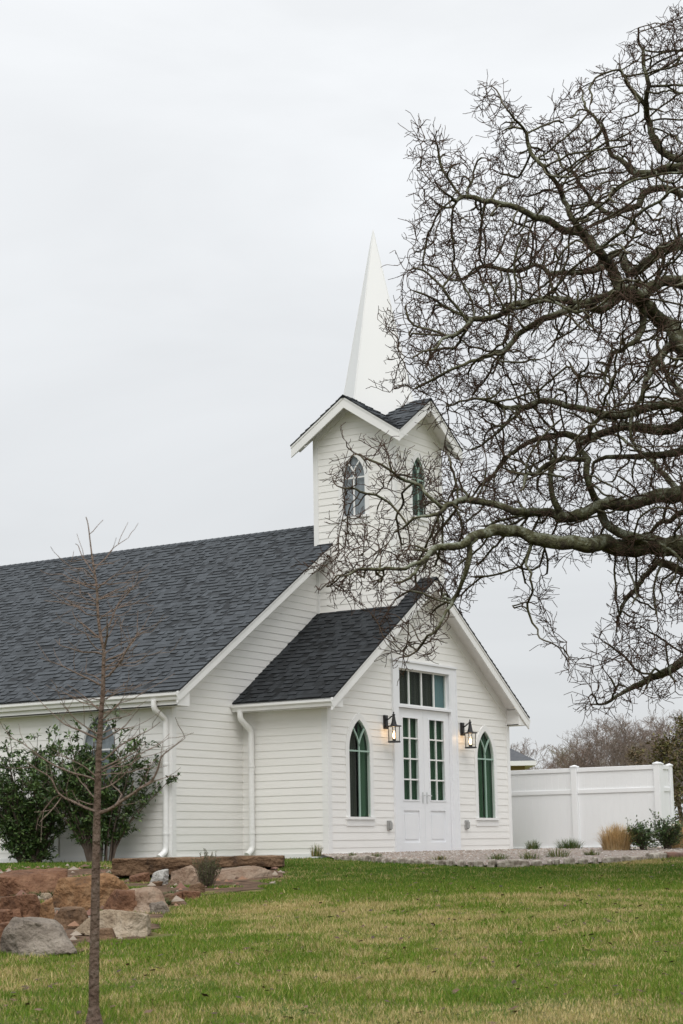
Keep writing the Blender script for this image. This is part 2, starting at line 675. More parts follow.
def gable_roof(name, xl, xr, y0, y1, he, zr, dark, seed):
    xc = (xl + xr) / 2
    run = xc - xl
    sl = math.hypot(run, zr - he)
    mb = MB()
    roofplane(mb, (xl, y0, he), (0, 1, 0), (run, 0, zr - he), sl, lambda v: 0, lambda v: y1 - y0, dark, seed)
    roofplane(mb, (xr, y0, he), (0, 1, 0), (-run, 0, zr - he), sl, lambda v: 0, lambda v: y1 - y0, dark, seed + 1)
    ridgecap(mb, (xc, y0, zr), (xc, y1, zr), .13, (zr - he) / run, seed + 2, dark)
    return mb.build(name, [M['shingle'], M['trim']], church, recalc=False, tintmap=shingle_tint)


gable_roof('nave_roof', -A - MOV + .06, W + A + MOV - .06, L1 - MOF - .02, YB + .3, MHE + MS * .06, MRZ, (.054, .092), 11)
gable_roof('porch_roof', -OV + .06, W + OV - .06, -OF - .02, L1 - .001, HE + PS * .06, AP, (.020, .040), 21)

mb = MB()
low = TZ - TSL * th
sl = math.hypot(th, TZ - low)
C0 = Vector((XC, TYC, 0))
for k in range(4):
    d = Vector((math.cos(k * math.pi / 2), math.sin(k * math.pi / 2), 0))     # wing direction
    s = Vector((-d.y, d.x, 0))
    for sg in (-1, 1):
        O = C0 + d * (th + .02) + s * sg * th + Vector((0, 0, low))
        V = -s * sg * th + Vector((0, 0, TZ - low))
        roofplane(mb, O, -d, V, sl, lambda v: 0.0, lambda v: max(0.0, (th + .02) - th * (1 - v / sl)), (.054, .092), 31 + k * 2 + sg)
    ridgecap(mb, C0 + d * (th + .02) + Vector((0, 0, TZ)), C0 + d * .5 + Vector((0, 0, TZ)), .11, TSL, 50 + k)
mb.build('tower_roof', [M['shingle'], M['trim']], church, recalc=False, tintmap=shingle_tint)

# ---- spire: four faces with their corners over the ridges
mb = MB()
tip = Vector((XC, TYC, 12.24))
kz = .229
zb = 8.40
cs = [C0 + Vector((math.cos(k * math.pi / 2), math.sin(k * math.pi / 2), 0)) * kz * (12.24 - zb) + Vector((0, 0, zb)) for k in range(4)]
for k in range(4):
    a, b = cs[k], cs[(k + 1) % 4]
    mlow = (a + b) / 2 + ((a + b) / 2 - Vector((XC, TYC, zb))) * .11 + Vector((0, 0, -.42))
    mb.face([a, mlow, b])
    # slightly lapped panels up the face
    nrows = 5
    for i in range(nrows):
        f0, f1 = i / nrows, (i + 1) / nrows
        A0, B0 = a.lerp(tip, f0), b.lerp(tip, f0)
        A1, B1 = a.lerp(tip, f1), b.lerp(tip, f1)
        mb.face([A0, B0, B1, A1] if i < nrows - 1 else [A0, B0, tip])
    mb.tube([a.lerp(tip, 0), tip], [.012, .008], 6)
mb.build('spire', M['spire'], church)

# ---- trim: rakes, soffits, cornices, corner boards
def gable_trim(name, F, ul, ur, he, zr, slope, over, hw, box, board=.2):
    """barge boards, sloped soffit and boxed eave ends for one gable; F maps (u, z, outward)"""
    uc = (ul + ur) / 2
    FZ = .27 if board < .23 else .19
    mb = MB()
    t = .028
    top = -.012
    for sg in (-1, 1):
        ue = ul if sg < 0 else ur
        q = [(ue, he + top), (uc, zr + top), (uc, zr - board), (ue, he - board)]
        mb.prism([F(u, z, over) for u, z in q], F(0, 0, over - t) - F(0, 0, over))
        # thin crown strip along the board
        q = [(ue, he + top), (uc, zr + top), (uc, zr + top - .045), (ue, he + top - .045)]
        mb.prism([F(u, z, over + .012) for u, z in q], F(0, 0, over + .0005) - F(0, 0, over + .012))
    rake = mb.build(name, M['trim'], church)
    mb = MB()
    for sg in (-1, 1):
        ue = ul if sg < 0 else ur
        q = [F(ue, he - .06, over - t), F(uc, zr - .06, over - t), F(uc, zr - .06, -.0), F(ue, he - .06, -.0)]
        mb.prism(q, (0, 0, -.018))
        # frieze on the wall below the soffit
        q = [(ue, he - .075), (uc, zr - .075), (uc, zr - .20), (ue, he - .20)]
        if sg < 0:
            clip = max(box[0], ul)
            k = (clip - ul) / (uc - ul)
            q = [(clip, he + (zr - he) * k - .08), (uc, zr - .08), (uc, zr - FZ), (clip, he + (zr - he) * k - FZ)]
        else:
            clip = min(box[1], ur)
            k = (ur - clip) / (ur - uc)
            q = [(clip, he + (zr - he) * k - .08), (uc, zr - .08), (uc, zr - FZ), (clip, he + (zr - he) * k - FZ)]
        mb.prism([F(u, z, .026) for u, z in q], F(0, 0, 0.001) - F(0, 0, .026))
    mb.build('soffit', M['trim'], church)
    return rake


gable_trim('rake_board', F_front, -OV + .05, W + OV - .05, HE + PS * .05, AP, PS, OF, H, (0, W), .22)
gable_trim('rake_board', F_main, -A - MOV + .05, W + A + MOV - .05, MHE + MS * .05, MRZ, MS, MOF, H, (-A, W + A))
gable_trim('rake_board', F_nb, -A - MOV + .05, W + A + MOV - .05, MHE + MS * .05, MRZ, MS, .3, H, (-A, W + A))
for F, c in ((F_tl, TYC), (F_tf, XC), (F_tr, TYC), (F_tb, XC)):
    k_ = .0 if c == TYC else .031
    gable_trim('rake_board', F, c - th + k_, c + th - k_, low + TSL * k_, TZ, TSL, TO - (.0 if c == TYC else .002), 0, (c - TS / 2, c + TS / 2), .235)


def cornice(F, ul, uw, he, slope, over, y1, sgn, board=.2):
    """boxed eave: end plate on the gable, level soffit and fascia along the side"""
    mb = MB()
    inn = uw + sgn * -.0
    ui = uw - sgn * .06        # a little inside the wall line
    zi = he + slope * abs(ui - ul) - .10
    q = [(ul, he - .03), (ul, H), (ui, H), (ui, zi)]
    mb.prism([F(u, z, over - .03) for u, z in q], F(0, 0, over - .05) - F(0, 0, over - .03))
    # return plate back to the wall
    mb.prism([F(ui, H, over - .05), F(ui, zi, over - .05), F(ui - sgn * -.018, zi, over - .05), F(ui - sgn * -.018, H, over - .05)], F(0, 0, .001) - F(0, 0, over - .05))
    # level soffit, fascia
    mb.prism([F(ul, H, over - .05), F(ui, H, over - .05), F(ui, H, .02), F(ul, H, .02)], (0, 0, .018))
    mb.prism([F(ul, H, .02), F(uw, H, .02), F(uw, H, -y1), F(ul, H, -y1)], (0, 0, .018))
    mb.prism([F(ul, H, over - .05), F(ul, he - .03, over - .05), F(ul - sgn * .02, he - .03, over - .05), F(ul - sgn * .02, H, over - .05)], F(0, 0, -y1) - F(0, 0, over - .05))
    mb.build('eave_box', M['trim'], church)


cornice(F_front, -OV + .10, 0.0, HE + PS * .1, PS, OF, L1 - .003, -1)
cornice(F_front, W + OV - .10, W, HE + PS * .1, PS, OF, L1 - .003, 1)
cornice(F_main, -A - MOV + .10, -A, MHE + MS * .1, MS, MOF, YB - L1, -1)
cornice(F_main, W + A + MOV - .10, W + A, MHE + MS * .1, MS, MOF, YB - L1, 1)


def gutter(xo, sgn, y0, y1, ztop):
    """K profile gutter; xo outer lip, opening on top"""
    mb = MB()
    pr = [(.115, -.012), (.115, -.115), (.045, -.115), (.033, -.07), (.002, -.04), (0, -.0), (.012, 0), (.012, -.035), (.05, -.1), (.105, -.1), (.105, -.012)]
    pts = [Vector((xo - sgn * -1 * 0 + (-sgn) * a, y0, ztop + b)) for a, b in pr]
    mb.prism(pts, (0, y1 - y0, 0))
    for yy in (y0 - .004, y1):
        q = [Vector((xo + (-sgn) * a, yy, ztop + b)) for a, b in [(.117, .0), (.117, -.118), (.043, -.118), (.03, -.07), (-.002, -.04), (-.002, .002)]]
        mb.prism(q, (0, .004, 0))
    return mb.build('gutter', M['trim'], church)


g1 = gutter(-OV, -1, -OF - .0, L1 - .02, HE)
g2 = gutter(W + OV, 1, -OF - .0, L1 - .02, HE)
g3 = gutter(-A - MOV, -1, L1 - MOF, YB + .28, MHE)
g4 = gutter(W + A + MOV, 1, L1 - MOF, YB + .28, MHE)


def downspout(path, r=.05):
    mb = MB()
    p = [Vector(q) for q in path]
    # round the elbows
    out = [p[0]]
    for i in range(1, len(p) - 1):
        a, b, c = p[i - 1], p[i], p[i + 1]
        d0, d1 = (a - b), (c - b)
        l = min(.07, d0.length * .45, d1.length * .45)
        s0, s1 = b + d0.normalized() * l, b + d1.normalized() * l
        for k in range(5):
            t = k / 4
            out.append(s0.lerp(b, t).lerp(b.lerp(s1, t), t))
    out.append(p[-1])
    mb.tube(out, r, 12)
    for z in (.35, 1.5):
        mb.lathe([(r + .001, -.02), (r + .007, -.018), (r + .007, .018), (r + .001, .02)], (p[-2].x, p[-2].y, z), 12)
    return mb.build('downspout', M['trim'], church, smooth=False)


downspout([(-OV + .06, L1 - .18, HE - .1), (-OV + .06, L1 - .18, HE - .24), (-.085, L1 - .25, HE - .44), (-.085, L1 - .25, 0.06), (-.24, L1 - .25, -.03)], .052)
downspout([(-A - MOV + .06, 1.94, MHE - .1), (-A - MOV + .06, 1.94, MHE - .25), (-A - .06, 1.87, MHE - .42), (-A - .06, 1.87, .06), (-A - .24, 1.87, -.04)], .05)


def corner_board(x, y, dx, dy, z0, z1, w=.095):
    mb = MB()
    t = .024
    # L of two boards wrapped round the corner; dx, dy point outward
    mb.box(*(sorted((x + dx * t, x - dx * w))), *(sorted((y + dy * t, y + dy * .001))), z0, z1)
    mb.box(*(sorted((x + dx * t, x + dx * .001))), *(sorted((y + dy * .0005, y - dy * w))), z0, z1)
    return mb.build('corner_board', M['trim'], church)


corner_board(0, 0, -1, -1, -.10, H - .001)
corner_board(W, 0, 1, -1, -.10, H - .001)
corner_board(-A, L1, -1, -1, -.10, H - .001)
corner_board(W + A, L1, 1, -1, -.10, H - .001)
corner_board(-A, YB, -1, 1, -.10, H - .001)
corner_board(W + A, YB, 1, 1, -.10, H - .001)
for x, dx in ((TX0, -1), (TX1, 1)):
    for y, dy in ((TY0, -1), (TY1, 1)):
        corner_board(x, y, dx, dy, 4.3, low + TSL * TO - .08, .085)
# vertical trim board on the long side wall
mb = MB()
mb.box(-A - .026, -A, 4.26, 4.42, -.06, H - .001)
mb.build('batten', M['trim'], church)
# water table
mb = MB()
mb.box(.1, 2.15, -.022, 0, -.14, -.02)
mb.box(4.59, W - .1, -.022, 0, -.14, -.02)
mb.box(-.022, 0, .1, L1 - .02, -.14, -.02)
mb.box(-A + .1, -.03, L1 - .022, L1, -.14, -.02)
mb.box(-A - .022, -A, L1 + .1, YB, -.14, -.02)
mb.build('base_trim', M['trim'], church)

# ---- windows
arched_window(F_front, w1u, **WIN)
arched_window(F_front, w2u, **WIN, backings=(('backing_deep', -1, .0), ('backing_green', 0.12, 1)))
for i, u in enumerate(sidewins):
    arched_window(F_nl, u, **SW, casing=.09, gl='glass_grey', backings=(('blind', -1, 1),), bar='trim')
arched_window(F_tl, TYC, **TWIN, casing=.09, recess=.014, gl='glass_grey', backings=(('blind', -1, 1),), bar='trim', label='grey glazed tower window with white tracery')
arched_window(F_tr, TYC, **TWIN, casing=.09, recess=.014, gl='glass_grey', backings=(('blind', -1, 1),), bar='trim')
arched_window(F_tf, XC, **TWIN, casing=.09, recess=.014, backings=(('backing_teal', -1, 1),))

# ---- door surround, transom and the two leaves
DX0, DX1 = 2.385, 4.345
TZ0, TZ1 = 2.66, 3.31
mb = MB()
Dd = .032


def fr(u0, u1, z0, z1, d0, d1, mi=0):
    mb.box(u0, u1, -d1, -d0, z0, z1, mi)


fr(2.17, DX0, -.08, 3.44, -.14, Dd)
fr(DX1, 4.57, -.08, 3.44, -.14, Dd)
fr(DX0, DX1, 3.32, 3.44, -.14, Dd)
fr(DX0, DX1, DZ, TZ0 - .02, -.14, Dd - .004)
fr(DX0, 2.43, TZ0 - .02, 3.32, -.14, Dd - .008)
fr(4.30, DX1, TZ0 - .02, 3.32, -.14, Dd - .008)
for u0, u1 in ((2.172, 2.20), (4.54, 4.568)):
    fr(u0, u1, -.06, 3.43, Dd + .0006, Dd + .014)
fr(2.15, 4.59, 3.441, 3.475, -.0, .06)
surround = mb.build('door_surround', M['door'], church)
mb = MB()
fr(DX0, DX1, -.09, -.03, -.16, .10)
mb.build('threshold', M['grey_plastic'], church)

mb = MB()
fr(2.431, 4.299, TZ0 - .019, TZ0 + .014, -.075, -.045)
fr(2.431, 4.299, TZ1 - .014, TZ1 + .019, -.075, -.045)
for k in range(5):
    u = 2.431 + k * (4.299 - 2.431) / 4
    w_ = .022 if k in (0, 4) else .018
    fr(max(2.431, u - w_), min(4.299, u + w_), TZ0 + .0145, TZ1 - .0145, -.074, -.046)
tw = mb.build('transom_window', M['trim'], church)
g = MB()
g.face([(2.431, .062, TZ0 - .019), (4.299, .062, TZ0 - .019), (4.299, .062, TZ1 + .019), (2.431, .062, TZ1 + .019)])
g.build('glass', M['glass'], tw, recalc=False)
c = MB()  # dark of the room painted on panels; last pane blue grey
for j in range(34):
    u0 = 2.35 + j * .06
    mi = [0, 0, 0, 0, 1, 0, 0][j % 7] if j < 25 else 2
    c.face([(u0, .11 + .012 * math.sin(j * 1.7), 2.6), (u0 + .06, .11 + .012 * math.sin((j + 1) * 1.7), 2.6), (u0 + .06, .11 + .012 * math.sin((j + 1) * 1.7), 3.45), (u0, .11 + .012 * math.sin(j * 1.7), 3.45)], mi)
c.build('pane_backing', [M['backing_brown'], M['backing_deep'], M['backing_blue'], M['backing_teal']], tw, recalc=False)

GZ0, GZ1 = .91, 2.425
for side in (0, 1):
    u0, u1 = (DX0 + .006, XC - .003) if side == 0 else (XC + .003, DX1 - .006)
    uc = (u0 + u1) / 2
    gw = .285
    mb = MB()
    back, front = -.085, -.034
    fr(u0, uc - gw, -.025, DZ - .006, back, front)
    fr(uc + gw, u1, -.025, DZ - .006, back, front)
    fr(uc - gw, uc + gw, GZ1, DZ - .006, back, front)
    fr(uc - gw, uc + gw, .72, GZ0, back, front)
    fr(uc - gw, uc + gw, -.025, .14, back, front)
    fr(uc - gw, uc + gw, .14, .72, back, front - .022)
    # raised field and glazing beads
    fr(uc - gw + .06, uc + gw - .06, .20, .66, front - .0218, front - .010)
    for a, b in ((uc - gw - .016, uc - gw + .008), (uc + gw - .008, uc + gw + .016)):
        fr(a, b, GZ0 - .016, GZ1 + .016, front + .0004, front + .012)
    for a, b in ((GZ0 - .016, GZ0 + .008), (GZ1 - .008, GZ1 + .016)):
        fr(uc - gw + .0085, uc + gw - .0085, a, b, front + .0004, front + .012)
    leaf = mb.build('door', M['door'], church)
    mb = MB()
    fr(uc - .014, uc + .014, GZ0, GZ1, -.07, -.04)
    for k in (1, 2, 3):
        z = GZ0 + (GZ1 - GZ0) * k / 4
        fr(uc - gw, uc - .0145, z - .013, z + .013, -.069, -.041)
        fr(uc + .0145, uc + gw, z - .013, z + .013, -.069, -.041)
    mb.build('muntin', M['trim'], leaf)
    g = MB()
    g.face([(uc - gw, .055, GZ0), (uc + gw, .055, GZ0), (uc + gw, .055, GZ1), (uc - gw, .055, GZ1)])
    g.build('glass', M['glass'], leaf, recalc=False)
    c = MB()
    pat = [0, 0, 0, 1, 0, 2, 0, 0, 0, 0, 1, 0]  # green and teal strips: tree reflections of the panes painted on backing panels
    for j in range(24):
        a = uc - .36 + j * .03
        c.face([(a, .115 + .012 * math.sin(j * 1.9), .5), (a + .03, .115 + .012 * math.sin((j + 1) * 1.9), .5), (a + .03, .115 + .012 * math.sin((j + 1) * 1.9), 2.6), (a, .115 + .012 * math.sin(j * 1.9), 2.6)], pat[j % 12])
    c.build('pane_backing', [M['backing_deep'], M['backing_green'], M['backing_teal']], leaf, recalc=False)
    mb = MB()
    hu = u1 - .07 if side == 0 else u0 + .07
    mb.box(hu - .02, hu + .02, .024, .0335, .86, 1.06)
    mb.tube([(hu, .03, 1.0), (hu, -.02, 1.0)], .011, 8)
    sg = -1 if side == 0 else 1
    mb.tube([(hu, -.018, 1.0), (hu + sg * .05, -.022, 1.0), (hu + sg * .10, -.016, .995)], [.011, .009, .008], 8)
    mb.build('handle', M['steel'], leaf, smooth=False)

# ---- small weatherproof outlet covers low on the front wall
for u, z in ((1.965, .45), (4.85, .465)):
    mb = MB()
    mb.box(u - .055, u + .055, -.045, -.008, z - .085, z + .085)
    mb.box(u - .04, u + .04, -.075, -.046, z - .065, z + .05)
    mb.tube([(u - .03, -.06, z + .055), (u + .03, -.06, z + .055)], .010, 6)
    mb.build('outlet_cover', M['grey_plastic'], church, bevel=.008)

# ================================================================== WALL LANTERNS
def lantern(u, label):
    root = empty('wall_lantern', (u, 0, 2.06), label, 'lantern', 'black lanterns on the front wall')
    cy = -.20
    mb = MB()
    mb.box(u - .06, u + .06, -.045, -.012, 2.17, 2.42)
    mb.box(u - .045, u + .045, -.055, -.0452, 2.19, 2.40)
    mb.build('backplate', M['black'], root, bevel=.006)
    mb = MB()
    mb.tube([(u, -.05, 2.335), (u, -.09, 2.345), (u, -.15, 2.39), (u, cy, 2.40)], [.014, .012, .012, .012], 8)
    mb.build('arm', M['black'], root, smooth=True)
    mb = MB()
    mb.lathe([(.0, 2.475), (.010, 2.47), (.016, 2.455), (.008, 2.44), (.026, 2.43), (.030, 2.415), (.022, 2.40), (.030, 2.36), (.040, 2.30), (.052, 2.25), (.07, 2.228), (.135, 2.222), (.140, 2.214), (.136, 2.203), (.0, 2.201)][::-1], (u, cy, 0), 20)
    mb.build('cap', M['black'], root, smooth=False)
    mb = MB()
    for k in range(4):
        a = math.pi / 4 + k * math.pi / 2
        p0 = (u + .098 * math.cos(a), cy + .098 * math.sin(a), 1.94)
        p1 = (u + .105 * math.cos(a), cy + .105 * math.sin(a), 2.21)
        mb.tube([p0, p1], .0075, 6)
    mb.lathe([(0, 1.915), (.112, 1.918), (.120, 1.93), (.112, 1.945), (0, 1.947)], (u, cy, 0), 20)
    mb.lathe([(0, 1.947), (.022, 1.949), (.022, 1.985), (0, 1.987)], (u, cy, 0), 12)
    mb.build('cage', M['black'], root)
    mb = MB()
    mb.lathe([(.094, 1.95), (.100, 2.20)], (u, cy, 0), 24)
    mb.build('glass', M['lamp_glass'], root, smooth=True, recalc=False)
    mb = MB()
    mb.lathe([(0, 1.988), (.014, 1.992), (.028, 2.03), (.03, 2.055), (.02, 2.09), (.008, 2.11), (0, 2.115)], (u, cy, 0), 14)
    mb.build('bulb', M['bulb'], root, smooth=True)
    ld = bpy.data.lights.new('lantern_light', 'POINT')
    ld.energy = .85
    ld.color = (1, .66, .36)
    ld.shadow_soft_size = .03
    lo_ = bpy.data.objects.new('lantern_light', ld)
    COL.objects.link(lo_)
    lo_.parent = root
    lo_.location = (0, cy, 2.13 - 2.06)


lantern(1.91, 'lit black wall lantern on the young tree side of the double door')
lantern(4.775, 'lit black wall lantern on the fence side of the double door')

# ================================================================== GROUND
def st(x, y):
    return (x - CAM.x) * HF.x + (y - CAM.y) * HF.y, (x - CAM.x) * HR.x + (y - CAM.y) * HR.y


def from_st(s, t):
    return CAM.x + HF.x * s + HR.x * t, CAM.y + HF.y * s + HR.y * t


# one sheet, fine near the lawn, coarse to the horizon
ss = np.concatenate([[-600, -250, -100, -40, -15], np.arange(0, 40, .5), [42, 46, 52, 60, 75, 100, 150, 250, 500, 1000, 2000]])
tt = np.concatenate([[-1500, -600, -250, -100, -50, -30], np.arange(-20, 20.1, .5), [30, 50, 100, 250, 600, 1500]])
SS, TT = np.meshgrid(ss, tt, indexing='ij')
gx = CAM.x + HF.x * SS + HR.x * TT
gy = CAM.y + HF.y * SS + HR.y * TT
gzz = gz(gx, gy)
gv = np.stack([gx, gy, gzz], -1).reshape(-1, 3)
ns, nt_ = SS.shape
idx = np.arange(ns * nt_).reshape(ns, nt_)
gf = np.stack([idx[:-1, :-1], idx[1:, :-1], idx[1:, 1:], idx[:-1, 1:]], -1).reshape(-1, 4)[:, ::-1]
M['soil_grass'] = mat('turf_thatch', (.06, .095, .02), 0.95, color2=(.17, .14, .06), scale=.9, detail=8, ramp=(.38, .62), bump=.6, bscale=25, spec=.1)
ground = numesh('ground', gv, gf, 4, M['soil_grass'])
tag(ground, kind='structure')

# ---- gravel bed between the building and the lawn, and its pale edging
edge_px = [(336, 861.5, 30.0), (385, 863.8, 28.5), (440, 865.0, 27.6), (500, 865.4, 27.1), (560, 864.0, 27.3), (620, 862.0, 27.7), (690, 858.5, 28.8), (800, 855, 30.0), (950, 849, 32)]
edge = []
for px, py, s in edge_px:
    p = at(px, py, s)
    edge.append(Vector((p.x, p.y, 0)))


def catmull(pts, step):
    out = []
    P = [pts[0] * 2 - pts[1]] + pts + [pts[-1] * 2 - pts[-2]]
    for i in range(1, len(P) - 2):
        n = max(2, int((P[i + 1] - P[i]).length / step))
        for k in range(n):
            t = k / n
            a, b, c, d = P[i - 1], P[i], P[i + 1], P[i + 2]
            out.append(.5 * ((2 * b) + (c - a) * t + (2 * a - 5 * b + 4 * c - d) * t * t + (3 * b - a - 3 * c + d) * t ** 3))
    out.append(pts[-1])
    return out


edge_c = catmull(edge, .05)
mb = MB()
M['gravel'] = mat('pale_gravel', (.25, .205, .175), 0.95, color2=(.36, .315, .28), scale=38, detail=6, bump=.8, bscale=60, spec=.2)
n_in = 10
rows = []
for p in edge_c[::4]:
    # inner end: under the walls, or far behind the fence line
    tgt = Vector((max(p.x + .5, min(p.x + 2.5, 16)), max(.2, p.y + 2.5), 0)) if p.x < W else Vector((p.x + 2.5, p.y + 3.6, 0))
    row = []
    for k in range(n_in):
        q = p.lerp(tgt, k / (n_in - 1))
        row.append(Vector((q.x, q.y, gz1(q.x, q.y) + .03 + .035 * min(1, k / 3))))
    rows.append(row)
for a, b in zip(rows, rows[1:]):
    for k in range(n_in - 1):
        mb.face([a[k], b[k], b[k + 1], a[k + 1]])
bed = mb.build('gravel_bed', M['gravel'], recalc=False, smooth=True)
tag(bed, kind='structure')

# pebbles: loose stones on the bed (uncountable)
pv, pf, pc = [], [], []
ico = [(0, 0, 1), (.9, 0, .3), (.28, .85, .3), (-.73, .53, .3), (-.73, -.53, .3), (.28, -.85, .3)]
base_f = [(0, 1, 2), (0, 2, 3), (0, 3, 4), (0, 4, 5), (0, 5, 1)]
for _ in range(9000):
    i = random.randrange(len(rows) - 1)
    k = min(int(random.random() ** 1.3 * (n_in - 1)), n_in - 2)
    a = rows[i][k].lerp(rows[i][k + 1], random.random())
    b = rows[i + 1][k].lerp(rows[i + 1][k + 1], random.random())
    q = a.lerp(b, random.random())
    r = random.uniform(.010, .028)
    an = random.random() * 6.28
    ca, sa = math.cos(an) * r, math.sin(an) * r
    n0 = len(pv)
    for x, y, z in ico:
        pv.append((q.x + x * ca - y * sa * .7, q.y + x * sa + y * ca * .7, q.z - .004 + z * r * .8))
    g_ = random.choice([(.40, .36, .325), (.28, .24, .205), (.50, .46, .42), (.22, .165, .135), (.34, .26, .21)])
    pc += [g_] * 6
    pf += [tuple(n0 + j for j in f) for f in base_f]
M['pebble'] = mat('pebble_stone', (1, 1, 1), .9, attr='tint', color2=(.85, .85, .85), scale=30)
pb = numesh('gravel', pv, pf, 3, M['pebble'], colors=np.array(pc))
tag(pb, 'loose pale gravel in the bed before the church front', kind='stuff')

# edging stones
M['edge_pale'] = mat('pale_edging_stone', (.50, .455, .39), .9, color2=(.20, .165, .13), scale=13, bump=.6, bscale=30)
M['edge_red'] = mat('brown_edging_stone', (.23, .13, .095), .9, color2=(.15, .09, .07), scale=9, bump=.6, bscale=30)


def block(name, c, ang, lx, ly, lz, material, seed, rough=.012, label=None, cat=None, group=None):
    bm = bmesh.new()
    bmesh.ops.create_cube(bm, size=1)
    bmesh.ops.subdivide_edges(bm, edges=bm.edges, cuts=3, use_grid_fill=True)
    for v in bm.verts:
        p = Vector((v.co.x * lx, v.co.y * ly, v.co.z * lz))
        # rounded arrises
        q = Vector((abs(v.co.x) * 2, abs(v.co.y) * 2, abs(v.co.z) * 2))
        k = 1 - .10 * max(0, sum(1 for a in q if a > .98) - 1)
        p = Vector((p.x * (1 - .06 * (1 - k) / .1), p.y * k, p.z * k))
        v.co = p + noise.noise_vector(p * 9 + Vector((seed, seed * 1.7, 0))) * rough * 2
    me = bpy.data.meshes.new(name)
    bm.to_mesh(me)
    bm.free()
    me.materials.append(material)
    o = bpy.data.objects.new(name, me)
    o.rotation_euler = (random.uniform(-.05, .05), random.uniform(-.05, .05), ang)
    link(o, None, c)
    return tag(o, label, cat, group)


acc = 0.0
i = 0
ne = 0
while i < len(edge_c) - 3:
    px_x = edge_c[i]
    s_, t_ = st(px_x.x, px_x.y)
    xpix = 341.5 + FPX * t_ / s_
    if xpix > 760:
        break
    long_ = xpix > 590 or random.random() < .12
    ln = random.uniform(.38, .62) if long_ else random.uniform(.09, .2)
    j = i
    d = 0
    while j < len(edge_c) - 1 and d < ln:
        d += (edge_c[j + 1] - edge_c[j]).length
        j += 1
    a, b = edge_c[i], edge_c[j]
    cpt = (a + b) / 2
    red = 636 < xpix < 700
    hgt = random.uniform(.06, .10)
    block('edging_stone', (cpt.x, cpt.y, gz1(cpt.x, cpt.y) + .0 + hgt * .42), math.atan2(b.y - a.y, b.x - a.x), d * (random.uniform(.85, .95) if long_ else random.uniform(.50, .85)), random.uniform(.09, .13), hgt + .04,
          M['edge_red'] if red else M['edge_pale'], ne * 3.1,
          label='brown edging stone under the dark green shrubs near the fence end' if red else ('long pale edging stone between the lawn and the gravel bed' if long_ else 'short pale edging stone between the lawn and the gravel bed'),
          cat='edging stone', group='brown edging stones' if red else ('long pale edging stones' if long_ else 'short pale edging stones'))
    ne += 1
    i = j
    if not long_ and random.random() < .5:
        i += 1

# ================================================================== ROCKS
def rock_mat(name, c1, c2, c3, scale=3.0):
    mt = bpy.data.materials.new(name)
    mt.use_nodes = True
    nt = mt.node_tree
    N, L = nt.nodes, nt.links
    b = N['Principled BSDF']
    b.inputs['Roughness'].default_value = .92
    b.inputs['Specular IOR Level'].default_value = .25
    tc = N.new('ShaderNodeTexCoord')
    n1 = N.new('ShaderNodeTexNoise')
    n1.inputs['Scale'].default_value = scale
    n1.inputs['Detail'].default_value = 9
    n1.inputs['Roughness'].default_value = .72
    n1.inputs['Distortion'].default_value = .3
    L.new(tc.outputs['Object'], n1.inputs['Vector'])
    cr = N.new('ShaderNodeValToRGB')
    e = cr.color_ramp.elements
    e[0].position, e[1].position = .30, .68
    e[0].color, e[1].color = (*c3, 1), (*c2, 1)
    m_ = cr.color_ramp.elements.new(.47)
    m_.color = (*c1, 1)
    L.new(n1.outputs['Fac'], cr.inputs['Fac'])
    # bedding layers
    mp = N.new('ShaderNodeMapping')
    mp.inputs['Scale'].default_value = (2.2, 2.2, 9)
    mp.inputs['Rotation'].default_value = (.15, .1, 0)
    L.new(tc.outputs['Object'], mp.inputs['Vector'])
    n2 = N.new('ShaderNodeTexNoise')
    n2.inputs['Scale'].default_value = 1.0
    n2.inputs['Detail'].default_value = 6
    L.new(mp.outputs[0], n2.inputs['Vector'])
    mx = N.new('ShaderNodeMixRGB')
    mx.blend_type = 'MULTIPLY'
    mx.inputs['Fac'].default_value = .5
    c2r = N.new('ShaderNodeValToRGB')
    c2r.color_ramp.elements[0].position, c2r.color_ramp.elements[1].position = .35, .55
    c2r.color_ramp.elements[0].color = (.45, .42, .40, 1)
    L.new(n2.outputs['Fac'], c2r.inputs['Fac'])
    L.new(cr.outputs['Color'], mx.inputs['Color1'])
    L.new(c2r.outputs['Color'], mx.inputs['Color2'])
    L.new(mx.outputs[0], b.inputs['Base Color'])
    n3 = N.new('ShaderNodeTexNoise')
    n3.inputs['Scale'].default_value = 24
    n3.inputs['Detail'].default_value = 8
    L.new(tc.outputs['Object'], n3.inputs['Vector'])
    ad = N.new('ShaderNodeMath')
    ad.inputs[1].default_value = 0.6
    ad.operation = 'MULTIPLY_ADD'
    L.new(n2.outputs['Fac'], ad.inputs[0])
    L.new(n3.outputs['Fac'], ad.inputs[2])
    bp = N.new('ShaderNodeBump')
    bp.inputs['Strength'].default_value = 1.0
    bp.inputs['Distance'].default_value = .05
    L.new(ad.outputs[0], bp.inputs['Height'])
    L.new(bp.outputs['Normal'], b.inputs['Normal'])
    return mt


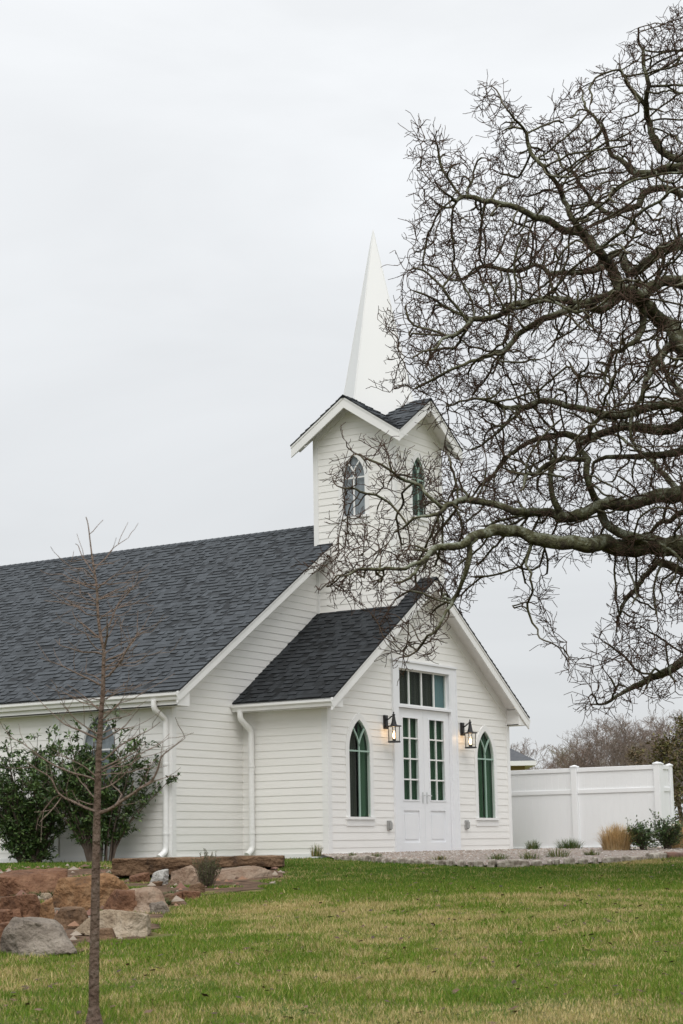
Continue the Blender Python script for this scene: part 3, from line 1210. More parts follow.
RK = {
    'red': rock_mat('rust_sandstone', (.175, .088, .050), (.29, .165, .10), (.060, .034, .024)),
    'orange': rock_mat('orange_sandstone', (.24, .130, .062), (.37, .24, .135), (.050, .034, .025), 4.0),
    'grey': rock_mat('grey_sandstone', (.225, .19, .155), (.35, .305, .255), (.09, .077, .066)),
    'tan': rock_mat('tan_sandstone', (.36, .285, .20), (.48, .41, .32), (.20, .145, .10)),
    'pink': rock_mat('pinkish_sandstone', (.29, .205, .145), (.41, .325, .25), (.15, .085, .055)),
    'brown': rock_mat('brown_stained_stone', (.17, .105, .062), (.26, .17, .105), (.035, .025, .020), 3.2),
    'white': rock_mat('mottled_pale_stone', (.40, .39, .36), (.55, .54, .52), (.10, .095, .085), 11),
}


def rock(px0, px1, py0, py1, kind, seed, label, s=None, depth=.75, flat=.5, tilt=0.0, yaw=0.0, name='boulder', top_tilt=0.25, sink=.12, hk=1.0):
    rs = random.Random(seed)
    pxc = (px0 + px1) / 2
    if s is None:
        P, s = on_ground(pxc, py1)
    wdt = (px1 - px0) / FPX * s
    hgt = (py1 - py0) / FPX * s * hk
    dep = wdt * depth
    P = at(pxc, py1, s)
    c = P + HF * dep * .42
    bm = bmesh.new()
    bmesh.ops.create_icosphere(bm, subdivisions=5, radius=1)
    # a block bounded by broken planes
    planes = [(Vector((rs.uniform(-.16, .16) - top_tilt * .35, rs.uniform(-.22, .05), 1)).normalized(), rs.uniform(.55, .7)),
              (Vector((0, 0, -1)), .8)]
    m_ = rs.choice([5, 6, 6, 7])
    a0 = rs.random() * 6.28
    for k in range(m_):
        an = a0 + 6.283 * (k + rs.uniform(-.32, .32)) / m_
        planes.append((Vector((math.cos(an), math.sin(an), rs.uniform(-.15, .55))).normalized(), rs.uniform(.72, 1.0)))
    for k in range(3):
        an = rs.random() * 6.28
        planes.append((Vector((math.cos(an), math.sin(an), rs.uniform(.5, 1.3))).normalized(), rs.uniform(.72, .92)))
    off = Vector((seed * 3.3, seed * 1.1, seed * .7))
    for v in bm.verts:
        d = v.co.normalized()
        acc_ = 0.0
        for n_, dd in planes:
            q = d.dot(n_) / dd
            if q > 0:
                acc_ += q ** 34
        v.co = d * acc_ ** (-1 / 34)
    x0 = min(v.co.x for v in bm.verts); x1 = max(v.co.x for v in bm.verts)
    y0 = min(v.co.y for v in bm.verts); y1 = max(v.co.y for v in bm.verts)
    z0 = min(v.co.z for v in bm.verts); z1 = max(v.co.z for v in bm.verts)
    for v in bm.verts:
        v.co = Vector((((v.co.x - x0) / (x1 - x0) - .5) * wdt, ((v.co.y - y0) / (y1 - y0) - .5) * dep, ((v.co.z - z0) / (z1 - z0)) * hgt * (1 + sink) - hgt * sink))
    bm.normal_update()
    am = min(wdt, hgt * 1.4)
    for v in bm.verts:
        n = v.normal.copy()
        p = v.co
        d = noise.fractal(p * (1.5 / am) + off, 1.0, 2.0, 6) * .035 * am
        # ledges along the bedding
        bed_ = (p.z + .12 * p.x) / am * 5.0 + noise.noise(p * 2 + off) * 1.2
        d += (abs((bed_ % 1.0) - .5) - .25) * .05 * am * (1 - abs(n.z)) * max(0, noise.noise(p * 3 / am + off * 2) + .4)
        # chipped pits
        c_ = noise.noise(p * (6 / am) + off * 1.7)
        d -= max(0, c_ - .25) * .10 * am
        v.co = p + n * d
    me = bpy.data.meshes.new(name)
    bm.to_mesh(me)
    bm.free()
    me.materials.append(RK[kind])
    me.polygons.foreach_set('use_smooth', [True] * len(me.polygons))
    try:
        me.set_sharp_from_angle(angle=R(24))
    except Exception:
        pass
    o = bpy.data.objects.new(name, me)
    ang = math.atan2(HR.y, HR.x) + yaw
    o.rotation_euler = (rs.uniform(-.10, .10), tilt + rs.uniform(-.13, .13), ang + rs.uniform(-.4, .4))
    link(o, None, c)
    return tag(o, label, 'boulder' if name == 'boulder' else 'slab', 'sandstone boulders on the slope below the church')


rock(-14, 72, 869, 897, 'red', 3, 'broad flat red boulder below the evergreen shrubs, rearmost at the left edge', depth=.8, top_tilt=.5)
rock(50, 128, 875, 911, 'orange', 5, 'big orange brown boulder with a dark stain behind the young bare tree trunk', depth=.7, top_tilt=.75, tilt=.08)
rock(-6, 49, 894, 923, 'red', 8, 'square dark red boulder left of the orange boulder', depth=.9, top_tilt=.35, tilt=.10)
rock(-16, 11, 911, 929, 'red', 12, 'small red boulder at the left edge under the square dark red one', depth=.8)
rock(-20, 17, 922, 944, 'red', 14, 'low rust red boulder behind the left end of the big grey boulder', depth=.7)
rock(-2, 82, 916, 956, 'grey', 20, 'big grey boulder lowest on the slope at the left', depth=.8, top_tilt=-.75, tilt=-.05)
rock(70, 147, 911, 938, 'tan', 23, 'pale tan flat topped boulder just right of the young tree trunk', depth=.9, top_tilt=.55, tilt=.06)
rock(100, 140, 891, 914, 'red', 27, 'rough red boulder between the orange boulder and the red one with a grey top', depth=.8)
rock(116, 171, 889, 914, 'pink', 31, 'red boulder with a pale grey flat top beside the lawn edge', depth=.9, top_tilt=-.5, tilt=-.10)
rock(44, 92, 908, 929, 'brown', 35, 'dark brown boulder wedged behind the grey and the tan boulders', depth=.8)
rock(38, 55, 899, 923, 'orange', 39, 'small orange stone left of the dark brown wedged boulder', depth=.8)
rock(125, 151, 873, 893, 'red', 43, 'small reddish stone under the left half of the thick brown slab', s=25.0, depth=.9)
rock(145, 167, 870, 893, 'white', 47, 'small mottled white stone under the thick brown slab', s=24.6, depth=.9)
rock(166, 206, 866, 897, 'pink', 51, 'rounded pinkish boulder left of the small grey green shrub', s=24.2, depth=.9, flat=.75)
rock(192, 286, 864.5, 884, 'pink', 55, 'long flat pinkish flagstone running into the lawn behind the small shrub', s=25.4, depth=.8, flat=.93, name='flagstone', top_tilt=.0, hk=.75)
rock(88, 126, 880, 896, 'orange', 59, 'orange stone tail behind the young tree trunk', s=24.0, depth=.9)

rq = random.Random(61)
for k in range(30):
    f = rq.random()
    px = 8 + 190 * rq.random()
    top = np.interp(px, [0, 60, 125, 200], [905, 885, 880, 880])
    bot = np.interp(px, [0, 80, 146, 172, 204], [950, 948, 932, 910, 894])
    py = top + (bot - top) * rq.random() ** .8
    w_ = rq.uniform(12, 32) * (.7 + .4 * (py - 880) / 70)
    rock(px - w_ / 2, px + w_ / 2, py - w_ * rq.uniform(.32, .5), py, rq.choice(['red', 'brown', 'tan', 'red', 'orange', 'grey', 'brown']), 200 + k * 3, 'small broken stone wedged between the larger boulders', depth=.9)


def slab(px0, px1, py0, py1, s, kind, seed, label, dep):
    pxc = (px0 + px1) / 2
    P = at(pxc, (py0 + py1) / 2, s)
    wdt = (px1 - px0) / FPX * s
    hgt = (py1 - py0) / FPX * s
    bm = bmesh.new()
    bmesh.ops.create_cube(bm, size=1)
    bmesh.ops.subdivide_edges(bm, edges=bm.edges, cuts=11, use_grid_fill=True)
    off = Vector((seed, 0, seed * .3))
    for v in bm.verts:
        p = Vector((v.co.x * wdt, v.co.y * dep, v.co.z * hgt))
        n = noise.noise_vector(Vector((p.x * 2.2, p.y * 2.2, p.z * 4)) + off) * .03
        n2 = noise.noise_vector(Vector((p.x * 9, p.y * 9, p.z * 22)) + off) * .018
        v.co = p + Vector((n.x * 1.4 + n2.x, n.y * 1.4 + n2.y, (n.z + n2.z) * .6))
    me = bpy.data.meshes.new('stone_slab')
    bm.to_mesh(me)
    bm.free()
    me.materials.append(RK[kind])
    o = bpy.data.objects.new('stone_slab', me)
    o.rotation_euler = (0, 0, math.atan2(HR.y, HR.x) + .02)
    bv = o.modifiers.new('arris', 'BEVEL')
    bv.width = .015
    bv.limit_method = 'ANGLE'
    bv.angle_limit = R(50)
    link(o, None, P + HF * dep * .5)
    return tag(o, label, 'slab', 'stone slabs at the foot of the wall')


slab(112, 202, 858.5, 875, 25.6, 'brown', 2.0, 'thick brown stone slab with dark stains lying across small stones below the downspout', .9)
slab(199, 283, 856.5, 866.5, 27.2, 'brown', 9.0, 'thin dark brown stone slab at the foot of the porch side wall', .8)

# earth between the boulders, with small broken stone
RPIX = [(-70, 957), (0, 956), (80, 953), (146, 937), (172, 914), (204, 897), (285, 885), (288, 868), (250, 865), (-70, 869)]
RPOLY = np.array([[on_ground(a, b)[0].x, on_ground(a, b)[0].y] for a, b in RPIX])


def in_rocks(x, y, poly=None):
    poly = RPOLY if poly is None else poly
    c = np.zeros(np.shape(x), bool)
    j = len(poly) - 1
    for i in range(len(poly)):
        xi, yi, xj, yj = *poly[i], *poly[j]
        c ^= ((yi > y) != (yj > y)) & (x < (xj - xi) * (y - yi) / (yj - yi + 1e-9) + xi)
        j = i
    return c


M['soil'] = mat('brown_soil', (.085, .055, .038), .95, color2=(.16, .105, .07), scale=5, detail=8, bump=.9, bscale=22, spec=.1)
g0, g1 = RPOLY.min(0), RPOLY.max(0)
st_ = .14
mb = MB()
for ix in range(int((g1[0] - g0[0]) / st_) + 1):
    for iy in range(int((g1[1] - g0[1]) / st_) + 1):
        x, y = g0[0] + ix * st_, g0[1] + iy * st_
        if bool(in_rocks(np.array([x + st_ / 2]), np.array([y + st_ / 2]))[0]):
            q = []
            for a, b in ((0, 0), (1, 0), (1, 1), (0, 1)):
                X, Y = x + a * st_, y + b * st_
                q.append((X, Y, gz1(X, Y) + .006 + .012 * noise.noise(Vector((X * 2, Y * 2, 0)))))
            mb.face(q)
soil = mb.build('soil', M['soil'], recalc=False, smooth=True)
tag(soil, kind='structure')
pv, pf, pc = [], [], []
ro = random.Random(3)
while len(pf) < 5 * 520:
    x, y = ro.uniform(g0[0], g1[0]), ro.uniform(g0[1], g1[1])
    if not bool(in_rocks(np.array([x]), np.array([y]))[0]):
        continue
    r = ro.choice([.02, .03, .04, .06, .10]) * ro.uniform(.7, 1.2)
    an = ro.random() * 6.28
    ca, sa = math.cos(an) * r, math.sin(an) * r
    n0 = len(pv)
    z = gz1(x, y) + .015
    for a, b, c in ico:
        k = ro.uniform(.7, 1.2)
        pv.append((x + (a * ca - b * sa * .7) * k, y + (a * sa + b * ca * .7) * k, z + c * r * .8 * k))
    pc += [ro.choice([(.20, .10, .07), (.27, .15, .09), (.30, .25, .20), (.14, .08, .055), (.34, .28, .22)])] * 6
    pf += [tuple(n0 + j for j in f) for f in base_f]
rub = numesh('rubble', pv, pf, 3, M['pebble'], colors=np.array(pc))
tag(rub, 'small broken reddish stones between the boulders', kind='stuff')

# ================================================================== LAWN
def fbm(x, y, sc_, seed, octv=4):
    """cheap vectorised value noise"""
    out = np.zeros_like(x)
    amp = 1.0
    tot = 0
    for o in range(octv):
        xs, ys = x * sc_ * 2 ** o + seed * 17.3, y * sc_ * 2 ** o + seed * 9.1
        xi, yi = np.floor(xs), np.floor(ys)
        fx, fy = xs - xi, ys - yi
        fx, fy = fx * fx * (3 - 2 * fx), fy * fy * (3 - 2 * fy)

        def h(a, b):
            v = np.sin(a * 127.1 + b * 311.7 + seed * 74.7 + o * 13.1) * 43758.5453
            return v - np.floor(v)
        v = h(xi, yi) * (1 - fx) * (1 - fy) + h(xi + 1, yi) * fx * (1 - fy) + h(xi, yi + 1) * (1 - fx) * fy + h(xi + 1, yi + 1) * fx * fy
        out += v * amp
        tot += amp
        amp *= .5
    return out / tot


def in_bed(x, y):
    """true where the gravel bed, building or rock planting lies"""
    ex = np.array([p.x for p in edge_c])
    ey = np.array([p.y for p in edge_c])
    s_, t_ = st(x, y)
    es, et = st(ex, ey)
    o = np.argsort(et)
    lim = np.interp(t_, et[o], es[o], left=32.0, right=es[o][-1])
    return s_ > lim - .05


def make_blades(n, srange, tmargin, power, wscale):
    s = (srange[0] ** power + rng.random(n) * (srange[1] ** power - srange[0] ** power)) ** (1 / power)
    half = s * (341.5 / FPX) + tmargin
    t = (rng.random(n) * 2 - 1) * half
    x = CAM.x + HF.x * s + HR.x * t
    y = CAM.y + HF.y * s + HR.y * t
    k = ~in_bed(x, y)
    # among the boulders only patches of grass
    wx = x + (fbm(x, y, 1.3, 6.0, 2) - .5) * .9
    wy = y + (fbm(x, y, 1.3, 9.0, 2) - .5) * .9
    cen = RPOLY.mean(0)
    rk = in_rocks(wx, wy, cen + (RPOLY - cen) * .93)
    patchy = fbm(x, y, 1.1, 2.0, 3) > .62
    k &= ~(rk & ~patchy)
    k &= ~((y > -.02) & (x > 0)) & ~((x > -2.06) & (y > L1 - .02))
    return x[k], y[k], s[k], t[k], wscale


def blades(parts):
    V, F, C = [], [], []
    base = 0
    for x, y, s, t, ws in parts:
        n = len(x)
        patch = fbm(x, y, .55, 3.0, 4)
        fine = fbm(x, y, 2.6, 5.0, 3)
        streak = fbm(s * 1.0, t * .25, .75, 8.0, 3)
        near = np.clip((24.5 - s) / 10, -.6, 1)
        pr = (patch - .5) * 3.4 + (fine - .5) * 3.2 + (streak - .5) * 1.7 + near * .55 - .80
        dry = 1 / (1 + np.exp(-pr * 2.3))
        isdry = rng.random(n) < np.clip(dry, .04, .93)
        hgt = rng.uniform(.014, .038, n) * (1 + 1.7 * (fbm(x, y, 1.7, 21.0, 3) - .45)) * np.where(rng.random(n) < .03, 1.8, 1)
        wid = rng.uniform(.0017, .0036, n) * ws * (.55 + s / 22)
        a = rng.random(n) * 2 * np.pi
        lean = rng.uniform(.1, .9, n) * hgt
        la = rng.random(n) * 2 * np.pi
        z = gz(x, y)
        dx, dy = np.cos(a) * wid, np.sin(a) * wid
        tipx, tipy = x + np.cos(la) * lean, y + np.sin(la) * lean
        v = np.empty((n, 3, 3), np.float32)
        v[:, 0] = np.stack([x - dx, y - dy, z - .004], -1)
        v[:, 1] = np.stack([x + dx, y + dy, z - .004], -1)
        v[:, 2] = np.stack([tipx, tipy, z + hgt], -1)
        g = rng.random(n)[:, None]
        green = np.array([.080, .162, .012]) * (1 - g) + np.array([.155, .245, .024]) * g
        lush = np.clip((s - 22) / 4, 0, 1)[:, None]
        green = green * (1 - .5 * lush) + np.array([.030, .115, .014]) * .5 * lush
        straw = np.array([.40, .31, .12]) * (1 - g) + np.array([.60, .49, .25]) * g
        yell = np.array([.28, .28, .06])
        col = np.where(isdry[:, None], straw, green)
        mid = (rng.random(n) < .18)[:, None]
        col = np.where(mid, yell * (.7 + .5 * g), col)
        V.append(v.reshape(-1, 3))
        F.append((np.arange(n * 3).reshape(n, 3) + base))
        C.append(np.repeat(col, 3, axis=0))
        base += n * 3
    return np.concatenate(V), np.concatenate(F), np.concatenate(C)


M['blade'] = mat('grass_blade', (1, 1, 1), .75, attr='tint', spec=.2, color2=(.9, .9, .9), scale=3)
V_, F_, C_ = blades([make_blades(820000, (9.3, 30.5), .9, 1.55, 1.0), make_blades(110000, (5.0, 31.5), 6.0, 1.6, 1.6)])
lawn = numesh('grass', V_, F_, 3, M['blade'], colors=C_)
tag(lawn, 'short green lawn grass with straw coloured dry patches', kind='stuff')

# fallen leaves
lv, lf, lc = [], [], []
for _ in range(900):
    s = random.uniform(9.5, 27.5)
    t = random.uniform(-1, 1) * (s * .19 + .5)
    x, y = from_st(s, t)
    if bool(in_bed(np.array([x]), np.array([y]))[0]) or (t < -.05 * s and s > 16):
        continue
    r = random.uniform(.018, .04)
    a = random.random() * 6.28
    z = gz1(x, y) + random.uniform(.02, .045)
    e = Vector((math.cos(a), math.sin(a), random.uniform(-.4, .4))) * r
    f = Vector((-math.sin(a), math.cos(a), random.uniform(-.4, .4))) * r * .55
    c = Vector((x, y, z))
    n0 = len(lv)
    lv += [c - e, c + f, c + e, c - f]
    lf.append((n0, n0 + 1, n0 + 2, n0 + 3))
    lc += [random.choice([(.09, .045, .03), (.13, .07, .04), (.06, .035, .025), (.16, .10, .06)])] * 4
M['dead_leaf'] = mat('dead_leaf', (1, 1, 1), .8, attr='tint', color2=(.8, .8, .8), scale=20)
lo_ = numesh('fallen_leaves', [tuple(v) for v in lv], lf, 4, M['dead_leaf'], colors=np.array(lc))
tag(lo_, 'brown fallen oak leaves scattered over the lawn', kind='stuff')

# ================================================================== TREES
def bark_mat(name, thin, mid, moss, lichen):
    mt = bpy.data.materials.new(name)
    mt.use_nodes = True
    nt = mt.node_tree
    N, L = nt.nodes, nt.links
    b = N['Principled BSDF']
    b.inputs['Roughness'].default_value = .95
    b.inputs['Specular IOR Level'].default_value = .15
    at_ = N.new('ShaderNodeAttribute')
    at_.attribute_name = 'rad'
    tc = N.new('ShaderNodeTexCoord')
    n1 = N.new('ShaderNodeTexNoise')
    n1.inputs['Scale'].default_value = 7.0
    n1.inputs['Detail'].default_value = 8
    n1.inputs['Roughness'].default_value = .65
    L.new(tc.outputs['Object'], n1.inputs['Vector'])
    geo = N.new('ShaderNodeNewGeometry')
    sz = N.new('ShaderNodeSeparateXYZ')
    L.new(geo.outputs['Normal'], sz.inputs[0])
    up = N.new('ShaderNodeMath')            # light from above worked into the colour: upper sides shift to moss and lichen
    up.operation = 'MULTIPLY_ADD'
    up.inputs[1].default_value = .11
    L.new(sz.outputs['Z'], up.inputs[0])
    L.new(n1.outputs['Fac'], up.inputs[2])
    cr = N.new('ShaderNodeValToRGB')
    e = cr.color_ramp.elements
    e[0].position, e[0].color = .36, (*mid, 1)
    e[1].position, e[1].color = .66, (*lichen, 1)
    x = e.new(.54)
    x.color = (*moss, 1)
    L.new(up.outputs[0], cr.inputs['Fac'])
    mr = N.new('ShaderNodeMapRange')
    mr.inputs['From Min'].default_value = .0058
    mr.inputs['From Max'].default_value = .016
    L.new(at_.outputs['Fac'], mr.inputs['Value'])
    mx = N.new('ShaderNodeMixRGB')
    L.new(mr.outputs['Result'], mx.inputs['Fac'])
    mx.inputs['Color1'].default_value = (*thin, 1)
    L.new(cr.outputs['Color'], mx.inputs['Color2'])
    L.new(mx.outputs[0], b.inputs['Base Color'])
    n2 = N.new('ShaderNodeTexNoise')
    n2.inputs['Scale'].default_value = 28
    n2.inputs['Detail'].default_value = 6
    L.new(tc.outputs['Object'], n2.inputs['Vector'])
    bp = N.new('ShaderNodeBump')
    bp.inputs['Strength'].default_value = 1.0
    bp.inputs['Distance'].default_value = .05
    L.new(n2.outputs['Fac'], bp.inputs['Height'])
    L.new(bp.outputs['Normal'], b.inputs['Normal'])
    return mt


M['oak'] = bark_mat('mossy_oak_bark', (.105, .068, .052), (.046, .037, .029), (.110, .108, .060), (.25, .265, .205))
M['young'] = bark_mat('young_tree_bark', (.24, .18, .145), (.105, .070, .053), (.150, .108, .084), (.20, .16, .13))
M['far_bark'] = mat('grey_brown_bark', (.15, .13, .11), .95, color2=(.21, .185, .16), scale=2)
M['far_twig'] = mat('brown_twigs', (.20, .155, .13), .95, color2=(.25, .20, .17), scale=.5)
M['far_twig_red'] = mat('reddish_brown_twigs', (.19, .138, .112), .95, color2=(.23, .17, .14), scale=.5)
M['far_twig_green'] = mat('olive_twigs', (.20, .165, .105), .95, color2=(.24, .20, .13), scale=.5)


def chains_to_mesh(P, par, rad, owner):
    """sweep tubes along the branch chains; returns per owner (verts, faces, rad)"""
    n = len(P)
    kids = [[] for _ in range(n)]
    for i in range(n):
        if par[i] >= 0:
            kids[par[i]].append(i)
    out = {}
    stack = [i for i in range(n) if par[i] < 0]
    starts = [(i, -1) for i in stack]
    while starts:
        i, pa = starts.pop()
        ch = [i] if pa < 0 else [pa, i]
        while kids[ch[-1]]:
            ks = kids[ch[-1]]
            same = [k for k in ks if owner[k] == owner[i]]
            best = max(same or ks, key=lambda k: rad[k])
            if owner[best] != owner[i]:
                for k in ks:
                    starts.append((k, ch[-1]))
                break
            for k in ks:
                if k != best:
                    starts.append((k, ch[-1]))
            ch.append(best)
        if len(ch) < 2:
            continue
        o = owner[i]
        V, F, A_ = out.setdefault(o, ([], [], []))
        rmax = rad[i]
        sides = 10 if rmax > .06 else 7 if rmax > .025 else 5 if rmax > .012 else 3
        nr = None
        first = len(V)
        m_ = len(ch)
        for j, q in enumerate(ch):
            a = P[ch[max(j - 1, 0)]]
            b = P[ch[min(j + 1, m_ - 1)]]
            t = (b - a)
            if t.length < 1e-9:
                t = Vector((0, 0, 1))
            t.normalize()
            if nr is None:
                nr = t.orthogonal().normalized()
            nr = nr - t * nr.dot(t)
            if nr.length < 1e-6:
                nr = t.orthogonal()
            nr.normalize()
            bn = t.cross(nr)
            r = min(rad[q], rad[i] * 1.05) if (j == 0 and pa >= 0) else rad[q]
            for k in range(sides):
                an = 6.28318 * k / sides
                V.append(P[q] + (nr * math.cos(an) + bn * math.sin(an)) * r)
                A_.append(r)
        for j in range(m_ - 1):
            for k in range(sides):
                k2 = (k + 1) % sides
                F.append((first + j * sides + k, first + j * sides + k2, first + (j + 1) * sides + k2, first + (j + 1) * sides + k))
    return out


def tree_build(root, P, par, rad, owner, names, mats):
    res = chains_to_mesh(P, par, rad, owner)
    for o in sorted(res):
        V, F, A_ = res[o]
        nm = names(o)
        numesh(nm, [tuple(v) for v in V], F, 4, mats, parent=root, smooth=True, attrs={'rad': A_})


# ---------------------------------------------------------------- the old oak
oak_s = 22.0
tb, _s = on_ground(800, 905)
xq, yq = from_st(oak_s + .6, (775 - 341.5) / FPX * (oak_s + .6))
oak = empty('oak_tree', (xq, yq, gz1(xq, yq)), 'big old bare oak with mossy twisting limbs spreading in front of the church', 'tree')
# limbs followed from the photograph: (pixels), depth at both ends, radius at both ends
LIMBS = [
    # trunk
    ([(775, 915), (772, 860), (762, 780), (752, 690), (742, 610), (735, 545), (733, 470), (736, 400), (742, 330), (752, 255), (757, 180), (766, 110), (780, 40), (790, -60)], 22.6, 22.8, .36, .06),
    ([(735, 548), (712, 545), (683, 547), (647, 544), (609, 546), (580, 543), (542, 540), (512, 532), (483, 536), (460, 541), (440, 546), (428, 556), (412, 575), (398, 587)], 22.6, 19.6, .17, .022),
    ([(733, 500), (710, 488), (683, 491), (647, 497), (612, 505), (577, 517), (556, 514), (536, 511), (509, 508), (483, 500), (460, 503), (437, 512), (412, 520), (389, 533)], 22.4, 20.8, .12, .016),
    ([(647, 544), (625, 534), (607, 523), (600, 502), (588, 482), (584, 458), (582, 444), (594, 429), (612, 412), (628, 396)], 22.2, 21.4, .075, .03),
    ([(583, 450), (559, 453), (540, 464), (527, 478), (519, 497)], 21.7, 21.0, .045, .018),
    ([(735, 470), (708, 455), (683, 453), (659, 457), (623, 458), (599, 461), (592, 476), (586, 490)], 22.8, 23.6, .085, .03),
    ([(733, 430), (708, 420), (683, 423), (647, 428), (612, 429), (594, 437), (566, 431), (540, 440), (515, 452), (498, 468), (480, 486), (462, 500)], 22.8, 23.9, .095, .016),
    ([(735, 400), (705, 412), (683, 409), (659, 406), (632, 412), (609, 415), (575, 405), (543, 402), (512, 408), (478, 400), (450, 405)], 22.6, 21.2, .085, .014),
    ([(740, 385), (710, 365), (683, 345), (666, 326), (653, 315), (637, 299), (618, 283), (607, 264), (597, 248), (578, 235), (562, 232), (535, 212), (505, 207), (478, 200), (455, 196), (438, 190)], 22.7, 21.5, .13, .011),
    ([(744, 320), (712, 292), (683, 284), (655, 283), (645, 297), (622, 293), (580, 299), (540, 300), (505, 312), (480, 322), (455, 334), (430, 350), (412, 356)], 22.8, 20.6, .10, .010),
    ([(578, 235), (566, 215), (565, 197), (553, 178), (543, 165), (532, 148), (522, 128), (510, 112), (501, 100), (492, 86)], 21.8, 21.4, .04, .008),
    ([(755, 230), (715, 235), (680, 243), (661, 252), (634, 270), (618, 258), (596, 270), (570, 277), (545, 268), (520, 270), (490, 268), (455, 275), (425, 262)], 22.9, 23.6, .085, .010),
    ([(618, 283), (600, 300), (575, 302), (548, 318), (520, 336), (500, 356), (470, 362), (440, 372), (412, 384)], 22.1, 21.0, .06, .010),
    ([(757, 180), (725, 178), (690, 160), (665, 150), (652, 125), (645, 100), (648, 75), (640, 45), (636, 32)], 22.9, 22.2, .085, .010),
    ([(652, 125), (632, 95), (620, 78), (612, 60)], 22.4, 22.0, .035, .009),
    ([(690, 160), (655, 172), (630, 168), (612, 150), (600, 128), (590, 105), (580, 86)], 22.6, 23.2, .06, .009),
    ([(752, 250), (710, 205), (680, 195), (655, 192), (630, 205), (605, 212), (590, 198), (575, 180), (560, 158), (548, 140)], 22.8, 23.9, .08, .009),
    ([(738, 600), (720, 585), (700, 578), (684, 572), (665, 560), (650, 568), (640, 585), (628, 600), (618, 620), (612, 640)], 22.6, 23.4, .085, .012),
    ([(742, 640), (715, 645), (690, 652), (665, 668), (645, 680), (628, 690), (610, 700), (588, 706)], 22.6, 23.2, .09, .009),
    ([(735, 540), (715, 520), (690, 512), (665, 520), (640, 540), (620, 560)], 22.5, 24.0, .07, .02),
    ([(535, 539), (530, 560), (528, 585), (531, 610), (537, 630), (548, 640), (562, 645), (570, 655), (573, 668)], 21.0, 21.2, .018, .006),
    ([(490, 535), (475, 552), (468, 575), (458, 598), (445, 612), (432, 630), (418, 645), (405, 655)], 20.6, 20.4, .038, .008),
    ([(428, 556), (408, 566), (385, 572), (360, 570), (338, 577), (320, 583)], 19.9, 19.7, .026, .007),
    ([(437, 512), (424, 498), (410, 486), (392, 474), (372, 465), (352, 452), (348, 444)], 21.0, 20.9, .024, .006),
    ([(412, 520), (395, 500), (370, 490), (345, 485), (336, 480)], 20.9, 20.7, .02, .006),
    ([(683, 345), (665, 360), (650, 378), (640, 400), (630, 425), (640, 455)], 22.5, 21.3, .06, .03),
    ([(637, 299), (640, 320), (628, 345), (612, 360), (604, 375), (600, 395)], 22.2, 21.9, .05, .02),
    ([(560, 512), (553, 490), (548, 470), (556, 445), (551, 425)], 21.7, 21.9, .045, .015),
    # the side of the crown beyond the frame
    ([(737, 560), (790, 500), (850, 470), (920, 460), (980, 470)], 22.6, 21, .15, .03),
    ([(742, 330), (800, 270), (860, 230), (920, 200)], 22.8, 24, .11, .03),
    ([(736, 430), (800, 390), (870, 360), (960, 350)], 22.8, 25, .12, .03),
    ([(757, 180), (810, 130), (850, 60)], 22.9, 21.5, .08, .02),
    ([(735, 560), (700, 520), (660, 470), (600, 420)], 22.9, 27, .10, .02),
    ([(735, 500), (770, 440), (800, 400), (850, 340)], 22.6, 18.5, .12, .02),
    ([(735, 460), (690, 400), (640, 340)], 22.9, 26.5, .10, .02),
]
OP, OPAR, ORAD, OOWN = [], [], [], []
rs = random.Random(42)


def nearest(p, lim):
    best, bi = 1e9, -1
    for i in range(lim):
        d = (OP[i] - p).length_squared
        if d < best:
            best, bi = d, i
    return bi


for li, (pix, s0, s1, r0, r1) in enumerate(LIMBS):
    pts = []
    for k, (px, py) in enumerate(pix):
        f = k / (len(pix) - 1)
        s = s0 + (s1 - s0) * f + (.25 * math.sin(k * 1.9 + li) * (1 if 0 < k else 0) if li else 0)
        pts.append(at(px, py, s))
    c = catmull(pts, .09)
    n = len(c)
    lim = len(OP)
    if li == 0:
        pa = -1
    else:
        pa = nearest(c[0], lim)
        shift = OP[pa] - c[0]
        # ease the start of the limb onto its parent
        for j in range(n):
            w_ = max(0, 1 - j / min(n - 1, 12))
            c[j] = c[j] + shift * w_
        c = c[1:]
    off = Vector((li * 7.7, li * 3.1, 0))
    prev = pa
    n = len(c)
    for j, p in enumerate(c):
        f = j / max(1, n - 1)
        r1 = min(r1, .010 if px < 760 else .014) if li else r1
        rad = r0 + (r1 - r0) * f ** .85
        if li and pa >= 0:
            rad = min(rad, ORAD[pa] * .92)
        wig = noise.noise_vector(p * 2.2 + off) * .10 * min(1, j / 4) + noise.noise_vector(p * 5.5 + off) * .040 * min(1, j / 3)
        if li == 0:
            wig *= .6
            if j < 10:
                rad *= 1 + .5 * (1 - j / 10) ** 2
        OP.append(p + wig)
        OPAR.append(prev)
        ORAD.append(rad * (1 + .16 * noise.noise(p * 3.2 + off) + .10 * noise.noise(p * 8 + off)))
        OOWN.append(0 if li == 0 else li)
        prev = len(OP) - 1

